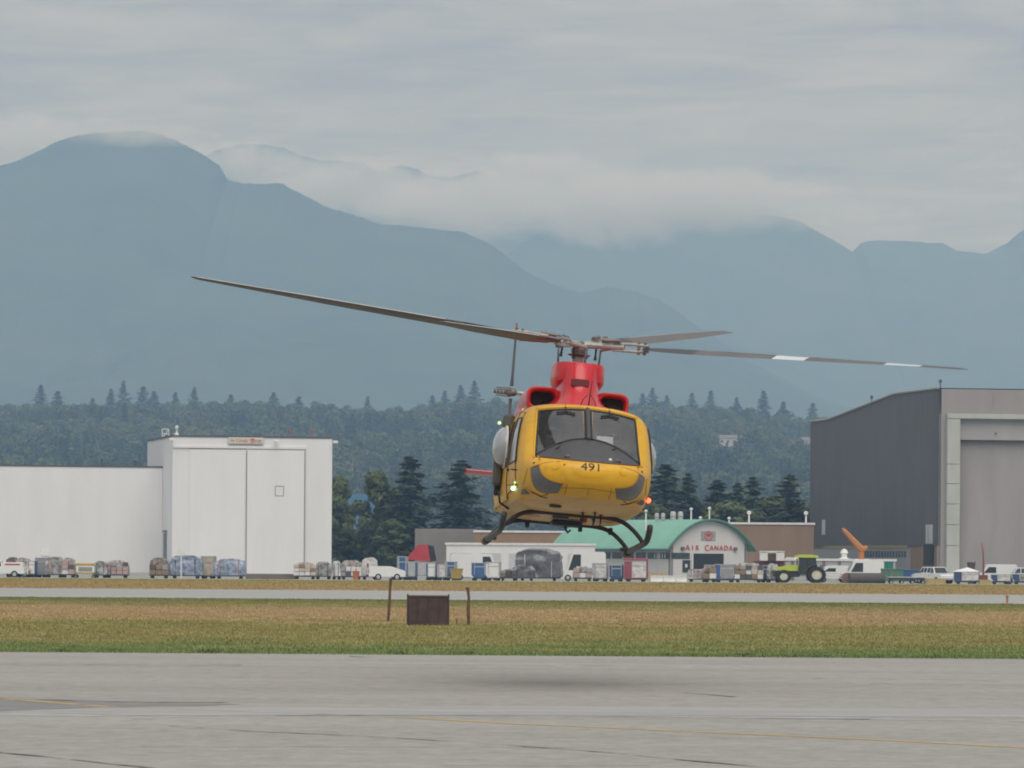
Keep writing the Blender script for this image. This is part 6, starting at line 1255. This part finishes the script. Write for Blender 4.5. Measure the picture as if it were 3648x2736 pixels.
pickup('pickup_truck', 'white pickup truck parked by the yellow box', 3330, 512, R(-62)); pickup('pickup_truck', 'second white pickup half hidden behind the covered white container', 3322, 518, R(120), cat='pickup')
t = thing('flat_dolly', 'long flat dark dolly on the apron edge', 'dolly', (place(3230, 499), 499, 0)); w_ = pxw(3165, 3300, 499); MB().box((0, 0, .72), (w_, 1.5, .10), .02).obj('deck', m_alu, t); MB().box((0, 0, .55), (w_ * .94, 1.3, .2), .02).obj('chassis', m_pal, t)
for x in (-.42, -.14, .14, .42):
    for s in (-1, 1): wheel(t, x * w_, s * .6, .22, .15)
m_och = mat('ochre_crate', (.42, .31, .12), .7, var=.1)
for a, b, yt, lb in ((3298, 3368, 2062, 'wide ochre crate in front of the white pickup'), (3488, 3528, 2066, 'small ochre crate between the white containers')):
    w_ = pxw(a, b, 498); h = hgt((a + b) / 2, yt, 498); t = thing('crate', lb, 'crate', (place((a + b) / 2, 498), 498, 0), 0, 'ochre crates'); MB().box((0, 0, h / 2), (w_, 1.0, h - .04), .02).obj('box', m_och, t)
    for x in (-.47, .47): MB().box((x * w_, -.52, h / 2), (.08, .05, h), .01).obj('batten', m_och, t)
    MB().box((0, 0, h), (w_ + .04, 1.04, .05), .01).obj('lid', m_och, t)
t = container(3398, 3488, 2036, W_WHITE, MATS['navy_panel'], 'white container with a peaked white cover and navy side', Y=499, cut=False, side=.32); w_ = pxw(3398, 3488, 499); h = hgt(3443, 2036, 499); MB().add([(-w_ / 2 - .1, -.85, h), (w_ / 2 + .1, -.85, h), (w_ / 2 + .1, .85, h), (-w_ / 2 - .1, .85, h), (.1, 0, h + .45)], [(0, 1, 4), (1, 2, 4), (2, 3, 4), (3, 0, 4), (0, 3, 2, 1)]).obj('peaked_cover', m_wp, t)
t = thing('brown_bin', 'brown tapered bin behind the covered white container', 'bin', (place(3460, 512), 512, 0)); zb_ = hgt(3460, 2030, 512); z1 = hgt(3460, 2003, 512); MB().lathe((0, 0, 0), [(.25, zb_ - .3), (.36, zb_), (.48, z1), (.44, z1)], 12).obj('tub', mat('brown_plastic', (.10, .075, .065), .7), t); MB().box((0, 0, zb_ / 2), (.7, .7, zb_), .03).obj('stand', m_pal, t)
van('cube_van', 'long white van with a sloping nose behind the covered container', 3545, 515, R(181), L=4.6, H=2.15, W=2.0)
t = thing('red_mast', 'thin red light mast beside the long white van', 'mast', (place(3503, 508), 508, 0)); z1 = hgt(3503, 1932, 508); MB().tube([(0, 0, 0), (0, 0, z1 * .5), (-.05, 0, z1 - .9)], [.13, .09, .06], 8).obj('pole', mat('dull_red', (.20, .07, .06), .6), t); MB().tube([(-.05, 0, z1 - .9), (-.10, 0, z1 - .4), (-.16, 0, z1)], [.16, .14, .05], 8).obj('lamp_head', mat('red_pink', (.40, .16, .15), .5), t); MB().box((0, 0, .5), (.9, .9, 1.0), .05).obj('base_cart', mat('maroon_wall', (.17, .05, .05), .7), t)
container(3530, 3602, 2046, W_WHITE, MATS['navy_panel'], 'white container with navy side right of the small ochre crate', Y=499, side=.32); container(3606, 3690, 2044, W_PINK, MATS['navy_panel'], 'pale container with navy side at the end of the row', Y=499, side=.3); pickup('pickup_truck', 'pale pickup behind the last container of the row', 3650, 512, R(178), paint=mat('pale_blue_paint', (.55, .62, .64), .3, coat=.3))
